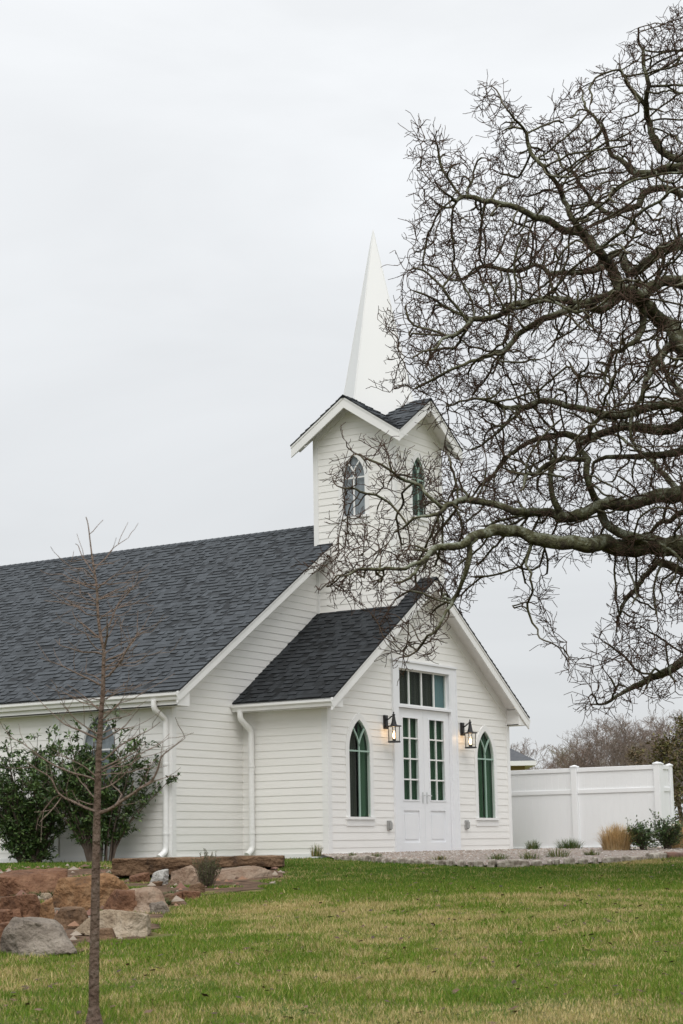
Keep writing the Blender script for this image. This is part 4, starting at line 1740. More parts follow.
# crown envelope in the picture; the crown's depth grows away from its outline
ENV = [(700, -5), (662, 18), (640, 38), (612, 62), (585, 82), (560, 100), (525, 125), (505, 88), (482, 76), (476, 104), (498, 146), (468, 160), (442, 140),
       (420, 122), (413, 165), (428, 200), (402, 258), (405, 300), (384, 328), (393, 368), (384, 394), (420, 402), (455, 432), (420, 468), (375, 442),
       (346, 448), (334, 482), (346, 505), (328, 545), (308, 572), (328, 592), (370, 606), (385, 642), (402, 668), (426, 656), (446, 622), (480, 592),
       (502, 566), (526, 558), (524, 610), (556, 652), (578, 672), (566, 632), (545, 600), (548, 560), (600, 556), (622, 575), (606, 610), (592, 650), (580, 706), (612, 708),
       (640, 702), (683, 692), (960, 700), (1010, 500), (990, 200), (880, 20), (780, -80)]
env = np.array(ENV, float)


def inside(px, py):
    c = np.zeros(len(px), bool)
    j = len(env) - 1
    for i in range(len(env)):
        xi, yi, xj, yj = *env[i], *env[j]
        hit = ((yi > py) != (yj > py)) & (px < (xj - xi) * (py - yi) / (yj - yi + 1e-9) + xi)
        c ^= hit
        j = i
    return c


def edgedist(px, py):
    d = np.full(len(px), 1e9)
    for i in range(len(env)):
        a, b = env[i], env[(i + 1) % len(env)]
        ab = b - a
        t = np.clip(((px - a[0]) * ab[0] + (py - a[1]) * ab[1]) / (ab @ ab), 0, 1)
        d = np.minimum(d, np.hypot(px - a[0] - t * ab[0], py - a[1] - t * ab[1]))
    return d


NA = 44000
apx = rng.uniform(300, 1010, NA)
apy = rng.uniform(-80, 710, NA)
k = inside(apx, apy) & ((apx < 720) | (rng.random(NA) < .30))
apx, apy = apx[k], apy[k]
ed = edgedist(apx, apy)
half = np.clip(.25 + ed / 82 * 1.0, 0, 2.6)
aps = 22.0 - np.clip((470 - apx) / 100, 0, 1.6) + rng.uniform(-1, 1, len(apx)) * half
A3 = np.array([at(a, b, s) for a, b, s in zip(apx, apy, aps)])
# uneven density: bunches and gaps
dens = np.array([noise.noise(Vector(p) * .9) for p in A3])
FINE = ((dens > -.30) | (ed < 14)) & (rng.random(len(ed)) < np.clip(1.1 - ed / 210, .45, 1))
A3F = A3[FINE]
A3 = A3[(dens > -.33) | (ed < 14)]

BR = len(LIMBS) + 1
SEC = set()


def colonize(att, step, kill, inf, its, jit, curl, cap, sec=False):
    """branches grow towards free points of the crown until they come within reach"""
    act = np.ones(len(att), bool)
    nd = np.full(len(att), 1e9)
    ni = np.zeros(len(att), int)

    def upd(newidx):
        pts = np.array([OP[i] for i in newidx])
        for c0 in range(0, len(pts), 400):
            ia = np.where(act)[0]
            if not len(ia):
                return
            q = pts[c0:c0 + 400]
            D = ((att[ia][:, None, :] - q[None]) ** 2).sum(-1)
            mi_ = D.argmin(1)
            md = np.sqrt(D[np.arange(len(D)), mi_])
            bt = md < nd[ia]
            nd[ia[bt]] = md[bt]
            ni[ia[bt]] = np.array(newidx)[c0:c0 + 400][mi_[bt]]
        act[nd < kill] = False

    upd([i for i in range(len(OP)) if not (OOWN[i] == 0 and OP[i].z < 2.0)])
    nch = {}
    for it in range(its):
        ia = np.where(act & (nd < inf))[0]
        if len(ia) == 0:
            break
        dirs = {}
        for a in ia:
            i = int(ni[a])
            d = Vector(att[a]) - OP[i]
            d.normalize()
            dirs[i] = dirs[i] + d if i in dirs else d
        new = []
        for i, d in dirs.items():
            if nch.get(i, 0) >= 3:
                continue
            if d.length < .05:
                d = Vector((rs.gauss(0, 1), rs.gauss(0, 1), rs.gauss(0, 1)))
            d.normalize()
            pp = OPAR[i]
            if pp >= 0 and OOWN[i] == BR:
                d = d * .8 + (OP[i] - OP[pp]).normalized() * .5
            j = Vector((rs.gauss(0, 1), rs.gauss(0, 1), rs.gauss(0, 1))) * jit
            d = (d + j + noise.noise_vector(OP[i] * 2.3) * curl).normalized()
            OP.append(OP[i] + d * step * rs.uniform(.75, 1.2))
            OPAR.append(i)
            ORAD.append(0.0)
            OOWN.append(BR)
            nch[i] = nch.get(i, 0) + 1
            new.append(len(OP) - 1)
            if sec:
                SEC.add(len(OP) - 1)
        if not new:
            break
        upd(new)
        if len(OP) > cap:
            break


coarse = []
cell = {}
for p in A3[rng.permutation(len(A3))]:
    key = tuple(int(math.floor(c / .31)) for c in p)
    if key in cell:
        continue
    cell[key] = 1
    coarse.append(p)
colonize(np.array(coarse), .09, .235, 2.2, 240, .15, .46, 22000, True)
n_sec = len(OP)
colonize(A3F, .08, .12, 1.0, 220, .10, .22, 60000)
n_skel = len(OP)
# stray attractor followers can stall next to a point: fine twigs from the outer wood
has = [0] * n_skel
for i in range(n_skel):
    if OPAR[i] >= 0:
        has[OPAR[i]] += 1
lim0 = len(LIMBS)


def twig(i, d, ln, depth=0):
    nseg = 3
    p = OP[i]
    prev = i
    d = d.normalized()
    for k in range(nseg):
        d = (d + Vector((rs.gauss(0, 1), rs.gauss(0, 1), rs.gauss(0, 1))) * .20 + Vector((0, 0, .05))).normalized()
        p = p + d * ln / nseg
        OP.append(p)
        OPAR.append(prev)
        ORAD.append((.0046, .0038, .0040)[k])
        OOWN.append(BR)
        prev = len(OP) - 1
        if depth < 1 and rs.random() < .55:
            sd = (d + Vector((rs.gauss(0, 1), rs.gauss(0, 1), rs.gauss(0, 1))) * .9).normalized()
            twig(prev, sd, ln * rs.uniform(.35, .6), depth + 1)


for i in range(n_skel):
    if OOWN[i] != BR and not (OOWN[i] > 0 and ORAD[i] < .02):
        continue
    pp = OPAR[i]
    back = (OP[i] - OP[pp]).normalized() if pp >= 0 else Vector((0, 0, 1))
    term = has[i] == 0
    vis = (OP[i] - CAM)
    xpix = 341.5 + FPX * vis.dot(_r2) / vis.dot(_fw)
    if xpix > 700 and rs.random() < .6:
        continue
    if term:
        for _ in range(rs.choice([2, 3, 3])):
            d = back + Vector((rs.gauss(0, 1), rs.gauss(0, 1), rs.gauss(0, 1))) * .55
            twig(i, d, rs.uniform(.10, .26))
    elif rs.random() < .10:
        d = back * .4 + Vector((rs.gauss(0, 1), rs.gauss(0, 1), rs.gauss(0, 1)))
        twig(i, d, rs.uniform(.08, .22))
# pipe model for the grown wood
n = len(OP)
E_ = 2.04
acc = [0.0] * n
for i in range(n - 1, -1, -1):
    if i >= n_skel:
        r = ORAD[i]
    else:
        r = acc[i] ** (1 / E_) if acc[i] > 0 else .006
        r = min(max(r, .0135 if i in SEC else .0052), .080)
        if OOWN[i] != BR:
            r = max(ORAD[i], min(r, ORAD[i] * 1.3))
        elif OPAR[i] >= 0 and OOWN[OPAR[i]] != BR:
            r = min(r, ORAD[OPAR[i]] * .8)
    ORAD[i] = r
    pp = OPAR[i]
    if pp >= 0:
        acc[pp] += (r * .94 if i < n_skel else r * .62) ** E_
for i in range(n_skel):           # never thicker than what carries it
    pp = OPAR[i]
    if pp >= 0 and OOWN[i] == BR:
        ORAD[i] = min(ORAD[i], ORAD[pp])
tree_build(oak, OP, OPAR, ORAD, OOWN, lambda o: 'trunk' if o == 0 else ('crown' if o == BR else 'limb'), M['oak'])
print('oak nodes', len(A3), len(coarse), n_sec, n_skel, n)

# ---------------------------------------------------------------- young bare tree on the lawn
ys = 11.2
yb, ys = on_ground(94, 1027)
young = empty('young_tree', tuple(yb - Vector((0, 0, .02))), 'slim young bare tree with thin upswept brown branches on the lawn before the rocks', 'tree')
YP, YPAR, YRAD, YOWN = [], [], [], []


def ypath(pix, dz0, dz1, r0, r1, own, parent=None):
    pts = [at(px, py, ys + dz0 + (dz1 - dz0) * k / (len(pix) - 1)) for k, (px, py) in enumerate(pix)]
    c = catmull(pts, .03)
    if parent is None:
        prev = -1
    else:
        bi, bd = -1, 1e9
        for i in range(len(YP)):
            if YOWN[i] in parent:
                d = (YP[i] - c[0]).length
                if d < bd:
                    bd, bi = d, i
        prev = bi
        c = c[1:] if len(c) > 2 else c
    ids = []
    for j, p in enumerate(c):
        f = j / max(1, len(c) - 1)
        YP.append(p + noise.noise_vector(p * 9 + Vector((own * 3, 0, 0))) * .006 * (0 if own == 0 else 1))
        YPAR.append(prev)
        r = r0 + (r1 - r0) * f
        YRAD.append(r * (1 + .07 * noise.noise(p * 14)))
        YOWN.append(own)
        prev = len(YP) - 1
        ids.append(prev)
    return ids


ypath([(94, 1032), (94, 980), (95, 920), (96, 860), (97, 813), (98, 780), (99, 750), (101, 715), (103, 690), (103.5, 662), (104, 650), (101, 638), (98, 615), (97, 590), (95, 575), (92, 556), (90, 540), (88, 524), (86, 517)], 0, 0, .043, .0035, 0)
for i in range(len(YP)):      # the taper of the real stem
    z = YP[i].z - yb.z
    hgt_ = YP[-1].z - yb.z
    f = z / hgt_
    YRAD[i] = np.interp(f, [0, .035, .42, .62, .75, .85, 1], [.062, .033, .023, .015, .010, .0075, .003])
YB_ = [  # branches followed from the photograph: pixels, depth change, radius
    ([(98, 813), (85, 808), (72, 802), (58, 793), (50, 778), (38, 770), (25, 760)], -.25, .012),
    ([(58, 793), (47, 806), (38, 818), (36, 830)], -.1, .006),
    ([(62, 796), (50, 812), (40, 822)], -.3, .005),
    ([(99, 813), (112, 808), (125, 799), (140, 789), (152, 780), (158, 768), (161, 757), (172, 748), (185, 738)], -.3, .013),
    ([(140, 789), (152, 783), (163, 778), (178, 776)], -.4, .005),
    ([(125, 799), (118, 790), (111, 783), (117, 775), (128, 768)], .2, .006),
    ([(99, 782), (85, 776), (70, 772), (55, 766), (42, 758), (20, 742), (5, 737)], .2, .009),
    ([(98, 778), (88, 770), (76, 762), (64, 757), (52, 755)], -.35, .007),
    ([(99, 770), (112, 763), (124, 758), (136, 752), (146, 743)], .3, .008),
    ([(99, 762), (110, 755), (122, 745), (135, 737), (148, 731), (160, 722)], -.25, .007),
    ([(100, 740), (88, 735), (76, 729), (64, 724), (55, 716), (44, 706)], .25, .009),
    ([(100, 735), (88, 729), (76, 720), (66, 709), (60, 702)], -.2, .007),
    ([(101, 740), (114, 733), (126, 725), (134, 715), (140, 708)], .1, .007),
    ([(100, 712), (92, 703), (82, 695), (72, 688)], .2, .006),
    ([(102, 720), (111, 712), (118, 705), (124, 697)], -.3, .006),
    ([(103, 687), (92, 680), (80, 674), (66, 668), (54, 663), (40, 658)], .2, .008),
    ([(104, 681), (113, 671), (121, 661), (127, 650), (133, 640), (140, 633), (147, 630)], -.2, .010),
    ([(127, 650), (134, 641), (141, 630), (150, 628)], .15, .005),
    ([(103.5, 672), (112, 664), (121, 656), (127, 650)], .2, .006),
    ([(104, 660), (115, 657), (126, 651), (133, 641), (137, 634), (138, 610)], .3, .008),
    ([(103, 653), (93, 652), (83, 652), (70, 648), (60, 645), (60, 638)], .25, .007),
    ([(102, 652), (96, 648), (90, 641), (87, 637)], -.2, .005),
    ([(104, 648), (107, 637), (107, 628), (107, 614)], -.15, .009),
    ([(107, 630), (112, 618), (117, 606), (124, 597), (130, 591), (128, 586)], .1, .007),
    ([(107, 640), (113, 628), (120, 618), (121, 650)], .2, .004),
    ([(100, 640), (92, 632), (84, 625), (75, 618), (72, 610)], .1, .008),
    ([(97, 606), (89, 604), (78, 603), (68, 600)], .3, .006),
    ([(97, 601), (105, 596), (113, 591), (122, 588), (130, 583)], .2, .006),
    ([(97, 590), (88, 587), (78, 582), (68, 578), (62, 574), (51, 574)], -.1, .007),
    ([(97, 588), (105, 583), (114, 576), (126, 573), (136, 571)], -.2, .006),
    ([(95, 575), (89, 566), (82, 556), (78, 546), (75, 544)], .15, .006),
    ([(96, 580), (90, 574), (84, 569), (74, 568), (64, 562)], -.3, .005),
    ([(95, 568), (104, 560), (110, 551), (118, 545), (128, 538)], .2, .005),
    ([(91, 534), (96, 528), (103, 520)], .05, .003),
    ([(98, 620), (108, 613), (119, 608), (131, 605), (146, 603)], -.3, .005),
    ([(98, 612), (86, 608), (72, 606), (58, 602), (44, 600)], -.25, .005),
    ([(104, 668), (120, 664), (136, 662), (150, 655), (170, 652)], -.3, .005),
    ([(103, 700), (116, 693), (130, 690), (142, 684)], .2, .005),
    ([(100, 790), (112, 785), (124, 775), (132, 763)], -.1, .006),
    ([(97, 800), (88, 790), (78, 778), (72, 764)], .25, .006),
]
ry = random.Random(5)
bown = 1
for _ in range(30):
    py = ry.uniform(560, 806)
    sg = ry.choice((-1, 1))
    x0 = np.interp(py, [556, 590, 638, 662, 715, 780, 813], [92, 97, 101, 103.5, 101, 98, 97])
    ln = ry.uniform(22, 62) * np.interp(py, [560, 700, 806], [.6, .9, 1.25])
    q = [(x0, py)]
    up = ry.uniform(.12, .5)
    for k in range(1, 6):
        f = k / 5
        q.append((x0 + sg * ln * f + ry.uniform(-2, 2), py - ln * up * f + ry.uniform(-2.2, 2.2)))
    YB_.append((q, ry.uniform(-.45, .45), ry.uniform(.004, .0065)))
for pix, dz, r in YB_:
    ids = ypath(pix, 0 if 91 <= pix[0][0] <= 104.5 else dz * .3, dz, r * .95, .0020, bown, parent=(0,) if (91 <= pix[0][0] <= 104.5) else tuple(range(0, bown)))
    # side twigs
    for q in ids[3::3]:
        if ry.random() < .75:
            pp = YPAR[q]
            back = (YP[q] - YP[pp]).normalized()
            d = (back + Vector((ry.gauss(0, .7), ry.gauss(0, .7), ry.gauss(.25, .5)))).normalized()
            p = YP[q]
            prev = q
            ln = ry.uniform(.06, .24)
            for k2 in range(3):
                d = (d + Vector((ry.gauss(0, .18), ry.gauss(0, .18), .10))).normalized()
                p = p + d * ln / 3
                YP.append(p)
                YPAR.append(prev)
                YRAD.append(.0022 - .0004 * k2)
                YOWN.append(bown)
                prev = len(YP) - 1
    bown += 1
tree_build(young, YP, YPAR, YRAD, YOWN, lambda o: 'trunk' if o == 0 else 'branch', M['young'])

# ================================================================== SHRUBS AND PLANTS
def on_x(px, py, x):
    d = ray(px, py)
    t = (x - CAM.x) / d.x
    return CAM + d * t


M['leaf_dark'] = mat('glossy_evergreen_leaf', (1, 1, 1), .38, attr='tint', spec=.4, color2=(.85, .85, .85), scale=12)
M['leaf_soft'] = mat('soft_foliage', (1, 1, 1), .8, attr='tint', spec=.2, color2=(.85, .85, .85), scale=8)
M['stem'] = mat('shrub_stem', (.085, .06, .045), .9, color2=(.13, .10, .08), scale=10)


def leaf_mesh(name, pos, dirs, ln, wd, cols, material, parent, fold=.25):
    """each leaf: two faces folded along the midrib"""
    n = len(pos)
    pos = np.array(pos)
    d = np.array(dirs)
    d /= np.linalg.norm(d, axis=1)[:, None] + 1e-9
    up = np.tile([0, 0, 1.0], (n, 1)) + rng.normal(0, .5, (n, 3))
    sd = np.cross(d, up)
    sd /= np.linalg.norm(sd, axis=1)[:, None] + 1e-9
    nn = np.cross(sd, d)
    ln = np.array(ln)[:, None]
    wd = np.array(wd)[:, None]
    v = np.empty((n, 4, 3))
    v[:, 0] = pos
    v[:, 1] = pos + d * ln * .5 + sd * wd * .5 + nn * wd * fold
    v[:, 2] = pos + d * ln - nn * ln * .08
    v[:, 3] = pos + d * ln * .5 - sd * wd * .5 + nn * wd * fold
    b = np.arange(n)[:, None] * 4
    f = np.concatenate([b + [0, 1, 2], b + [0, 2, 3]], 0)
    return numesh(name, v.reshape(-1, 3), f, 3, material, parent=parent, colors=np.repeat(np.array(cols), 4, axis=0))


def broadleaf(base, wide, deep, high, nstem, seed, label, group=None, leaf=.084, dens=.9, low=.12):
    rs = random.Random(seed)
    root = empty('evergreen_shrub', tuple(base), label, 'shrub', group)
    sm = MB()
    pos, dirs, ln, wd, cols = [], [], [], [], []
    greens = [(.062, .112, .032), (.095, .160, .048), (.135, .205, .064), (.042, .080, .027), (.088, .150, .055)]
    young_c = [(.15, .22, .065), (.12, .19, .055)]

    def cluster(p, d, m_):
        for _ in range(m_):
            dd = (d * .7 + Vector((rs.gauss(0, .6), rs.gauss(0, .6), rs.gauss(.15, .5))))
            pos.append(p + Vector((rs.gauss(0, .018), rs.gauss(0, .018), rs.gauss(0, .022))))
            dirs.append(dd)
            l_ = leaf * rs.uniform(.65, 1.2)
            ln.append(l_)
            wd.append(l_ * rs.uniform(.38, .52))
            top = (p.z - base.z) / high
            cols.append(rs.choice(young_c) if rs.random() < .05 + .16 * max(0, top - .6) else rs.choice(greens))

    for i in range(nstem):
        az = rs.random() * 6.28
        rr = rs.random() ** .6
        end = Vector((0, 0, 0)) + HR * math.cos(az) * rr * wide * .5 + HF * math.sin(az) * rr * deep * .5
        topz = high * (1 - .45 * rr ** 2) * rs.uniform(.72, 1.03)
        b0 = HR * math.cos(az) * .08 * wide + HF * math.sin(az) * .08 * deep
        path = []
        for k in range(9):
            f = k / 8
            q = base + b0 + end * (f ** 1.35) + Vector((0, 0, topz * (f ** .85)))
            path.append(q + noise.noise_vector(q * 3 + Vector((seed, i, 0))) * .07 * f)
        sm.tube(path, [.016 * (1 - .75 * k / 8) for k in range(9)], 5)
        for k in range(1 if low < 0 else 2, 9):
            f = k / 8
            for _ in range(2 if k < 8 else 1):
                if f < low + .25 and rs.random() < .35:
                    continue
                a = path[k - 1].lerp(path[k], rs.random())
                d = Vector((rs.gauss(0, 1), rs.gauss(0, 1), rs.gauss(.25, .45))).normalized()
                l2 = rs.uniform(.08, .30)
                sp = [a, a + d * l2 * .5 + Vector((0, 0, .02)), a + d * l2 + Vector((0, 0, .05))]
                sm.tube(sp, [.006, .0045, .003], 3)
                for w in range(5):
                    q = sp[0].lerp(sp[2], .3 + .7 * w / 4)
                    cluster(q, d, int(4 * dens + rs.random()))
            cluster(path[k], (path[k] - path[k - 1]).normalized(), int(5 * dens))
    sm.build('stem', M['stem'], root, recalc=False)
    leaf_mesh('foliage', pos, dirs, ln, wd, cols, M['leaf_dark'], root)
    return root


p = on_x(30, 866, -2.78)
p.z = gz1(p.x, p.y)
broadleaf(p, 2.3, 1.1, 2.3, 48, 4, 'dense dark evergreen shrub against the long side wall at the left edge', 'evergreen shrubs along the side wall', low=-.3)
p = on_x(100, 866, -2.72)
p.z = gz1(p.x, p.y)
broadleaf(p, 2.5, 1.0, 2.42, 46, 9, 'open evergreen shrub with bare lower stems behind the young tree, before the corner downspout', 'evergreen shrubs along the side wall', low=.35)
p = on_x(-75, 866, -2.8)
p.z = gz1(p.x, p.y)


def tuft(base, wide, high, n, cols, name, label, cat, group=None, w=.004, arch=.5, material='leaf_soft', seed=1):
    """a clump of arching grass blades"""
    rs = random.Random(seed)
    V, F, C = [], [], []
    for i in range(n):
        az = rs.random() * 6.28
        q0 = rs.random() ** .5
        r0 = wide * .30 * q0
        out = Vector((math.cos(az), math.sin(az), 0))
        lean = q0 * rs.uniform(.5, 1.6)
        h = high * (.35 + .75 * rs.random() ** .7) * (1 - .45 * min(1, lean) ** 2 * arch)
        sp = wide * .30 * lean
        az2 = az + rs.gauss(0, .5)
        o2 = Vector((math.cos(az2), math.sin(az2), 0))
        sd = Vector((-o2.y, o2.x, 0))
        col = Vector(rs.choice(cols)) * rs.uniform(.75, 1.2)
        n0 = len(V)
        for k in range(5):
            f = k / 4
            z = h * (1 - (1 - f) ** 1.8) - h * arch * .7 * max(0, f - .45) ** 1.5 * lean
            q = base + out * r0 + o2 * sp * f ** 1.4 + Vector((0, 0, z - .01))
            ww = w * (1 - f * .85)
            V += [q - sd * ww, q + sd * ww]
            C += [tuple(col)] * 2
        for k in range(4):
            a = n0 + k * 2
            F.append((a, a + 1, a + 3, a + 2))
    o = numesh(name, [tuple(v) for v in V], F, 4, M[material], origin=tuple(base), colors=np.array(C))
    return tag(o, label, cat, group)


def ground_pt(px, py, s):
    q = at(px, py, s)
    q.z = gz1(q.x, q.y) + .05
    return q


TAN = [(.60, .42, .20), (.68, .49, .26), (.50, .34, .16), (.72, .56, .33)]
GRN = [(.06, .12, .03), (.09, .155, .045), (.12, .18, .06), (.20, .19, .08)]
tuft(ground_pt(617, 855, 31.0), 0.74, .47, 1500, TAN, 'ornamental_grass', 'rounded clump of tan ornamental grass in the gravel before the white fence', 'ornamental grass', seed=1, w=.004)
tuft(ground_pt(681, 853, 32.0), .70, .48, 1200, TAN, 'ornamental_grass', 'tan ornamental grass clump at the right edge behind the dark green shrubs', 'ornamental grass', seed=2, w=.004)
tuft(ground_pt(533, 850, 34.5), .40, .22, 240, GRN, 'grass_clump', 'small green grass clump at the church corner before the white fence', 'grass clump', seed=3, w=.004)
tuft(ground_pt(570, 849, 35.0), .72, .24, 420, GRN, 'grass_clump', 'wide low green grass clump in the middle of the fence bed', 'grass clump', seed=4, w=.004)
# weeds growing at the edging and the foot of the wall
WEED = [(316, 857.5, 30.9, .30, .17, 'dry yellowish weed tuft at the foot of the porch corner'),
        (376, 862, 29.4, .30, .09, 'low weed tuft in the gravel under the first arched window'),
        (352, 862, 29.8, .22, .08, 'flat weed patch beside the first edging stones'),
        (440, 863, 28.4, .40, .07, 'weed tuft in the gravel before the double door'),
        (498, 862, 28.4, .50, .09, 'weed tuft by the edging below the second lantern'),
        (530, 861, 28.4, .46, .11, 'taller weed tuft by the edging at the church corner'),
        (558, 860, 28.8, .60, .13, 'green weed tuft by the edging below the first fence post'),
        (592, 859, 29.2, .36, .08, 'weed tuft by the edging left of the tan grass clump')]
for i, (px, py, s, w_, h_, lab) in enumerate(WEED):
    tuft(ground_pt(px, py, s), w_, h_ * 1.3, 110, GRN + ([(.34, .28, .12)] * 6 if i in (0, 3) else [(.20, .20, .07), (.24, .21, .09), (.15, .19, .05)]), 'weed_tuft', lab, 'weed', 'weeds along the edging and wall', seed=20 + i, w=.005)
# dark green small shrubs near the end of the fence
for px, py, s, w_, d_, h_, ns_, sd_, lab in ((644, 856.5, 31.0, .52, .45, .47, 10, 71, 'small dark green shrub at the edging right of the tan grass clump'),
                                         (668, 856, 31.4, .60, .45, .50, 10, 77, 'small dark green shrub beside the fence end at the right edge')):
    broadleaf(ground_pt(px, py, s), w_, d_, h_, ns_, sd_, lab, 'small shrubs at the fence end', leaf=.05, dens=.8)
# upright grey green shrub on the flagstone
b0, sb = on_ground(207, 888)
rb = empty('rosemary_shrub', tuple(b0), 'small upright grey green needle shrub by the flagstone', 'shrub')
pos, dirs, ln, wd, cols = [], [], [], [], []
sm = MB()
rr = random.Random(8)
for i in range(58):
    az = rr.random() * 6.28
    q = rr.random() ** .6
    out = (HR * math.cos(az) + HF * math.sin(az)) * .20 * q
    h = .52 * rr.uniform(.55, 1.05) * (1 - .35 * q * q)
    path = [b0 + out * (.25 + .75 * (k / 5) ** .8) + Vector((rr.gauss(0, .006), rr.gauss(0, .006), h * k / 5)) for k in range(6)]
    sm.tube(path, [.006, .005, .004, .004, .003, .002], 4)
    for k in range(42):
        f = .12 + .88 * rr.random()
        a = int(f * 5 - 1e-6)
        c = path[a].lerp(path[a + 1], f * 5 - a)
        pos.append(c)
        dirs.append(Vector((rr.gauss(0, .6), rr.gauss(0, .6), rr.uniform(.3, 1.2))))
        ln.append(rr.uniform(.022, .04))
        wd.append(.007)
        cols.append(rr.choice([(.13, .155, .07), (.17, .19, .09), (.21, .225, .12), (.11, .13, .06), (.20, .175, .10)]))
sm.build('stem', M['stem'], rb, recalc=False)
leaf_mesh('foliage', pos, dirs, ln, wd, cols, M['leaf_soft'], rb)
# green tufts between the boulders
for i, (px, py, w_, h_, lab) in enumerate([(30, 899, .45, .10, 'green grass tuft between the broad flat red boulder and the square one'),
                                      (46, 897, .4, .10, 'green grass tuft left of the orange boulder'),
                                      (112, 878, .40, .12, 'green grass tuft behind the orange boulder'),
                                      (150, 912, .34, .11, 'pale green weed tuft at the right end of the tan boulder'),
                                      (160, 905, .36, .10, 'pale green weed tuft before the grey topped boulder'),
                                      (172, 897, .34, .09, 'green weed tuft left of the needle shrub')]):
    g0, _ = on_ground(px, py)
    tuft(g0, w_, h_, 260, [(.06, .11, .025), (.09, .15, .04), (.13, .16, .07)], 'weed_tuft', lab, 'weed', 'weeds between the boulders', seed=40 + i, w=.004)

# ================================================================== WHITE VINYL FENCE
FX = 8.45
fence = empty('vinyl_fence', (FX, -.4, -.1), 'tall white vinyl privacy fence with three posts at the far side of the church', 'fence')
ft, fb, fmid = 1.62, -.10, 1.13


def fence_panel(par, y0, y1, x=FX, along='y'):
    mb = MB()

    def bx(a0, a1, d0, d1, z0, z1):
        if along == 'y':
            mb.box(x + d0, x + d1, a0, a1, z0, z1)
        else:
            mb.box(a0, a1, y_c + d0, y_c + d1, z0, z1)
    y_c = x
    n = max(1, int(round((y1 - y0) / .15)))
    for k in range(n):
        a0 = y0 + (y1 - y0) * k / n
        a1 = y0 + (y1 - y0) * (k + 1) / n
        bx(a0 + .0008, a1 - .0008, -.008, .008, fb + .06, ft - .09)
    bx(y0, y1, -.005, .005, fb + .06, ft - .09)
    o = mb.build('panel', M['vinyl'], par, bevel=.002)
    mb = MB()
    bx(y0, y1, -.032, .032, ft - .0895, ft)
    bx(y0, y1, -.030, .030, fmid - .045, fmid + .045)
    bx(y0, y1, -.032, .032, fb + .02, fb + .11)
    mb.build('rail', M['vinyl'], par, bevel=.008)


def fence_post(par, x, y, top=1.63, w=.064):
    mb = MB()
    mb.box(x - w, x + w, y - w, y + w, fb - .1, top)
    o = mb.build('post', M['vinyl'], par, bevel=.006)
    mb = MB()
    w2 = w + .012
    b = [Vector((x - w2, y - w2, top)), Vector((x + w2, y - w2, top)), Vector((x + w2, y + w2, top)), Vector((x - w2, y + w2, top))]
    mb.prism(b, (0, 0, .022))
    t = [q + Vector((0, 0, .0225)) for q in b]
    ap = Vector((x, y, top + .055))
    for k in range(4):
        mb.face([t[k], t[(k + 1) % 4], ap])
    mb.build('post_cap', M['vinyl'], o)


ys_ = [-2.49, -.64, 1.19]
for y in ys_:
    fence_post(fence, FX, y)
fence_panel(fence, -2.49 + .064, -.64 - .064)
fence_panel(fence, -.64 + .064, 1.19 - .064)
fence_panel(fence, 1.19 + .064, L1 - .03)
ret = empty('vinyl_fence', (FX + .45, -2.50, -.1), 'narrow white vinyl fence return at the far end, behind a thin dark gap', 'fence')
fence_panel(ret, FX + .17, FX + .52, x=-2.50, along='x')
fence_post(ret, FX + .60, -2.50, 1.61, .05)
fence_post(ret, FX + .125, -2.50, 1.625, .045)

# ================================================================== HOUSE BEYOND
hs = 62.0
hc = at(505, 800, hs)
hz = gz1(hc.x, hc.y)
house = empty('house', (hc.x, hc.y, hz), 'low tan house with grey hip roof beyond the white fence', 'house')
M['house_wall'] = mat('tan_house_wall', (.36, .27, .13), .8, color2=(.32, .235, .11), scale=1.5)
M['house_roof'] = mat('grey_house_shingle', (.075, .08, .09), .9, color2=(.11, .115, .125), scale=9, stretch=(1, 1, 6))
ux, uy = HR, HF
rt = at(535, 761, hs)
half_w = (rt - hc).dot(ux)
he_ = rt.z
fp = lambda u, v, z: Vector((hc.x, hc.y, 0)) + ux * u + uy * v + Vector((0, 0, z))
mb = MB()
x0, x1 = -9.0, half_w - .35
mb.prism([fp(x0, 0, hz - .3), fp(x1, 0, hz - .3), fp(x1, 8, hz - .3), fp(x0, 8, hz - .3)], (0, 0, he_ - hz + .15))
mb.build('wall', M['house_wall'], house)
mb = MB()
e0, e1, rz = x0 - .4, half_w, he_ + 2.6
c1, c2, c3, c4 = fp(e0, -.4, he_), fp(e1, -.4, he_), fp(e1, 8.4, he_), fp(e0, 8.4, he_)
r1, r2 = fp(e0 + 4.4, 4, rz), fp(e1 - 4.4, 4, rz)
for q in ([c1, c2, r2, r1], [c2, c3, r2], [c3, c4, r1, r2], [c4, c1, r1]):
    mb.face(q)
mb.build('roof', M['house_roof'], house)
mb = MB()
mb.prism([fp(e0, -.4, he_ - .16), fp(e1, -.4, he_ - .16), fp(e1, 8.4, he_ - .16), fp(e0, 8.4, he_ - .16)], (0, 0, .157))
mb.build('fascia', M['trim'], house)
mb = MB()
for u in (-7.0, -4.0, -1.2):
    mb.prism([fp(u, -.03, hz + .9), fp(u + 1.1, -.03, hz + .9), fp(u + 1.1, -.03, hz + 2.1), fp(u, -.03, hz + 2.1)], uy * .02)
mb.build('window', M['interior'], house)

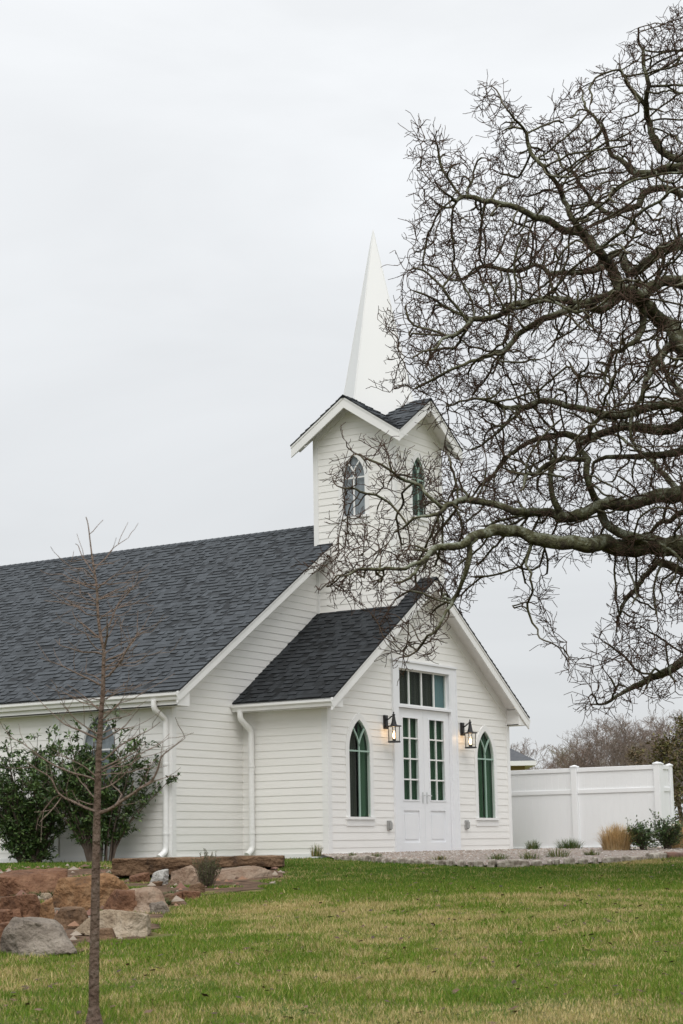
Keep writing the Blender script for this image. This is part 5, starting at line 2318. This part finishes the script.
# ================================================================== WOODS BEYOND
def bare_proto(seed, high, spread):
    rs = random.Random(seed)
    P, PA, RA, OW = [], [], [], []

    def grow(p, d, ln, r, par, depth, own):
        n = 4
        prev = par
        for k in range(n):
            d2 = d + Vector((rs.gauss(0, 1), rs.gauss(0, 1), rs.gauss(0, .6))) * (.10 + .05 * depth) + Vector((0, 0, .05))
            d = d2.normalized()
            p = p + d * ln / n
            P.append(p)
            PA.append(prev)
            RA.append(max(.008, r * (1 - .45 * (k + 1) / n)))
            OW.append(own)
            prev = len(P) - 1
            if depth < 5 and (depth > 0 or k >= 1):
                for _ in range(1 if depth < 4 else rs.choice([1, 2])):
                    if rs.random() < .78:
                        az = rs.random() * 6.28
                        side = Vector((math.cos(az), math.sin(az), 0))
                        dd = (d * .75 + side * spread * rs.uniform(.5, 1.1) + Vector((0, 0, .22))).normalized()
                        grow(p, dd, ln * rs.uniform(.50, .74), RA[-1] * .60, prev, depth + 1, 1)
        if depth < 5:
            grow(p, d, ln * .62, RA[-1] * .9, prev, depth + 1, own if depth == 0 else 1)

    P.append(Vector((0, 0, -.3)))
    PA.append(-1)
    RA.append(high * .022)
    OW.append(0)
    grow(Vector((0, 0, 0)), Vector((rs.gauss(0, .05), rs.gauss(0, .05), 1)), high * .36, high * .02, 0, 0, 0)
    zt = max(p.z for p in P)
    P = [p * (high / zt) for p in P]
    return P, PA, RA, OW


protos = []
for k in range(5):
    P, PA, RA, OW = bare_proto(100 + k, 8.0, [.7, .85, .6, .9, .75][k])
    res = chains_to_mesh(P, PA, RA, OW)
    ms = {}
    for o, (V, F, A_) in res.items():
        ob = numesh('trunk' if o == 0 else 'crown', [tuple(v) for v in V], F, 4, M['far_bark'] if o == 0 else [M['far_twig'], M['far_twig_red'], M['far_twig_green']][k % 3])
        ms[o] = ob.data
        COL.objects.unlink(ob)
        bpy.data.objects.remove(ob)
    protos.append(ms)
rw = random.Random(77)
FAR = []
for i in range(46):
    px = 470 + 330 * (i + rw.uniform(-.4, .4)) / 46
    s = rw.uniform(78, 125)
    ytop = np.interp(px, [470, 520, 545, 565, 590, 610, 645, 683, 800], [738, 735, 738, 740, 722, 712, 716, 708, 700]) + rw.uniform(-4, 26)
    FAR.append((px, s, ytop))
for i in range(16):
    FAR.append((rw.uniform(800, 1150), rw.uniform(60, 110), rw.uniform(690, 730)))
for i, (px, s, ytop) in enumerate(FAR):
    b = at(px, 846, s)
    zb_ = gz1(b.x, b.y)
    top = at(px, ytop, s)
    k = rw.randrange(5)
    h = top.z - zb_
    lab = ['bare grey brown tree in the distant woods behind the white fence', 'bare reddish brown tree in the distant woods behind the white fence', 'bare olive tinted tree in the distant woods behind the white fence'][k % 3]
    root = empty('bare_tree', (b.x, b.y, zb_), lab, 'tree', ['grey brown trees in the distant woods', 'reddish brown trees in the distant woods', 'olive tinted trees in the distant woods'][k % 3])
    root.scale = (h / 8 * rw.uniform(.9, 1.25), h / 8 * rw.uniform(.9, 1.25), h / 8)
    root.rotation_euler = (0, 0, rw.random() * 6.28)
    for o, me in protos[k].items():
        ob = bpy.data.objects.new('trunk' if o == 0 else 'crown', me)
        COL.objects.link(ob)
        ob.parent = root

# leafy olive trees at the right edge, nearer than the woods
def leafy(px, s, ytop, wpx, seed, label, cols):
    rs = random.Random(seed)
    b = at(px, 846, s)
    b.z = gz1(b.x, b.y)
    h = at(px, ytop, s).z - b.z
    wd_ = wpx / FPX * s
    root = empty('evergreen_tree', tuple(b), label, 'tree', 'olive green trees beyond the fence end')
    sm = MB()
    sm.tube([b + Vector((0, 0, -.2)), b + Vector((.05, .02, h * .5)), b + Vector((0, .05, h * .9))], [.13, .08, .03], 7)
    pos, dirs, ln, wdv, cc = [], [], [], [], []
    for i in range(46):
        f = rs.random() ** .8
        az = rs.random() * 6.28
        rad = wd_ * .5 * (1 - f ** 1.6) ** .6 * rs.uniform(.5, 1.05)
        e = b + Vector((math.cos(az) * rad, math.sin(az) * rad, h * (.08 + .92 * f)))
        sm.tube([b + Vector((0, 0, h * f * .7 + .1)), (b + Vector((0, 0, h * f * .8))).lerp(e, .6), e], [.02, .014, .008], 3)
        for q in range(46):
            g_ = Vector((rs.gauss(0, .16), rs.gauss(0, .16), rs.gauss(0, .15))) * (wd_ / 2.2 + .3)
            pos.append(e + g_)
            dirs.append(Vector((rs.gauss(0, 1), rs.gauss(0, 1), rs.gauss(.2, .7))))
            l_ = rs.uniform(.07, .15)
            ln.append(l_)
            wdv.append(l_ * .5)
            cc.append(rs.choice(cols))
    sm.build('trunk', M['far_bark'], root, recalc=False)
    leaf_mesh('crown', pos, dirs, ln, wdv, cc, M['leaf_soft'], root)


OL = [(.13, .125, .045), (.17, .155, .06), (.095, .10, .038), (.18, .145, .07), (.14, .10, .055)]
leafy(668, 52, 742, 46, 1, 'olive green leafy tree just right of the fence end', OL)
leafy(692, 50, 720, 58, 2, 'taller olive green leafy tree at the right edge', OL)
leafy(735, 55, 715, 70, 3, 'broad olive green leafy tree beyond the right edge', OL)
leafy(641, 66, 752, 40, 4, 'small olive brown leafy tree behind the fence end post', [(.16, .12, .07), (.18, .13, .08), (.13, .115, .055)])

# ================================================================== SKY AND LIGHT
w = bpy.data.worlds.new('World')
sc.world = w
w.use_nodes = True
nt = w.node_tree
N, L = nt.nodes, nt.links
bg = N['Background']
SUN_EL, SUN_AZ = R(52), math.atan2(-.55, -.85)      # direction towards the sun, in plan
sky = N.new('ShaderNodeTexSky')
sky.sky_type = 'NISHITA'
sky.sun_disc = False
sky.sun_elevation = SUN_EL
sky.sun_rotation = math.pi / 2 - SUN_AZ
sky.dust_density = 3.0
tc = N.new('ShaderNodeTexCoord')
sep = N.new('ShaderNodeSeparateXYZ')
L.new(tc.outputs['Generated'], sep.inputs[0])
# overcast brightness: the zenith brighter than the horizon
ov = N.new('ShaderNodeValToRGB')
ov.color_ramp.interpolation = 'B_SPLINE'
e = ov.color_ramp.elements
e[0].position, e[0].color = 0.0, (.462, .474, .484, 1)
e[1].position, e[1].color = 1.0, (.97, .9875, 1.0, 1)
x = e.new(.40)
x.color = (.55, .562, .574, 1)
L.new(sep.outputs['Z'], ov.inputs['Fac'])
mp = N.new('ShaderNodeMapping')
mp.inputs['Scale'].default_value = (1, 1, 3.2)
L.new(tc.outputs['Generated'], mp.inputs['Vector'])
cn = N.new('ShaderNodeTexNoise')
cn.inputs['Scale'].default_value = 3.0
cn.inputs['Detail'].default_value = 5
cn.inputs['Roughness'].default_value = .5
cn.inputs['Distortion'].default_value = .5
L.new(mp.outputs[0], cn.inputs['Vector'])
cl = N.new('ShaderNodeMapRange')
cl.inputs['From Min'].default_value = .3
cl.inputs['From Max'].default_value = .7
cl.inputs['To Min'].default_value = .91
cl.inputs['To Max'].default_value = 1.07
L.new(cn.outputs['Fac'], cl.inputs['Value'])
mul = N.new('ShaderNodeMixRGB')
mul.blend_type = 'MULTIPLY'
mul.inputs['Fac'].default_value = 1
L.new(ov.outputs['Color'], mul.inputs['Color1'])
L.new(cl.outputs['Result'], mul.inputs['Color2'])
gain = N.new('ShaderNodeVectorMath')
gain.operation = 'SCALE'
gain.inputs['Scale'].default_value = 15.3
L.new(mul.outputs[0], gain.inputs[0])
mixs = N.new('ShaderNodeMixRGB')
mixs.inputs['Fac'].default_value = .93
L.new(sky.outputs['Color'], mixs.inputs['Color1'])
L.new(gain.outputs[0], mixs.inputs['Color2'])
L.new(mixs.outputs[0], bg.inputs['Color'])
bg.inputs['Strength'].default_value = .10

sl_ = bpy.data.lights.new('sun', 'SUN')
sl_.energy = 1.45
sl_.angle = R(50)
sl_.color = (1, .965, .92)
so = bpy.data.objects.new('sun', sl_)
COL.objects.link(so)
dv = Vector((math.cos(SUN_AZ) * math.cos(SUN_EL), math.sin(SUN_AZ) * math.cos(SUN_EL), math.sin(SUN_EL)))
so.rotation_euler = dv.to_track_quat('Z', 'Y').to_euler()
so.location = (-20, -30, 30)

sc.view_settings.view_transform = 'Standard'
sc.view_settings.look = 'None'
sc.view_settings.gamma = 1
sc.view_settings.exposure = 0.09
sc.view_settings.use_curve_mapping = False
sc.render.engine = 'CYCLES'
sc.cycles.max_bounces = 8
sc.cycles.transparent_max_bounces = 16
sc.cycles.use_denoising = True
sc.cycles.caustics_reflective = False
sc.cycles.caustics_refractive = False
bpy.context.view_layer.update()
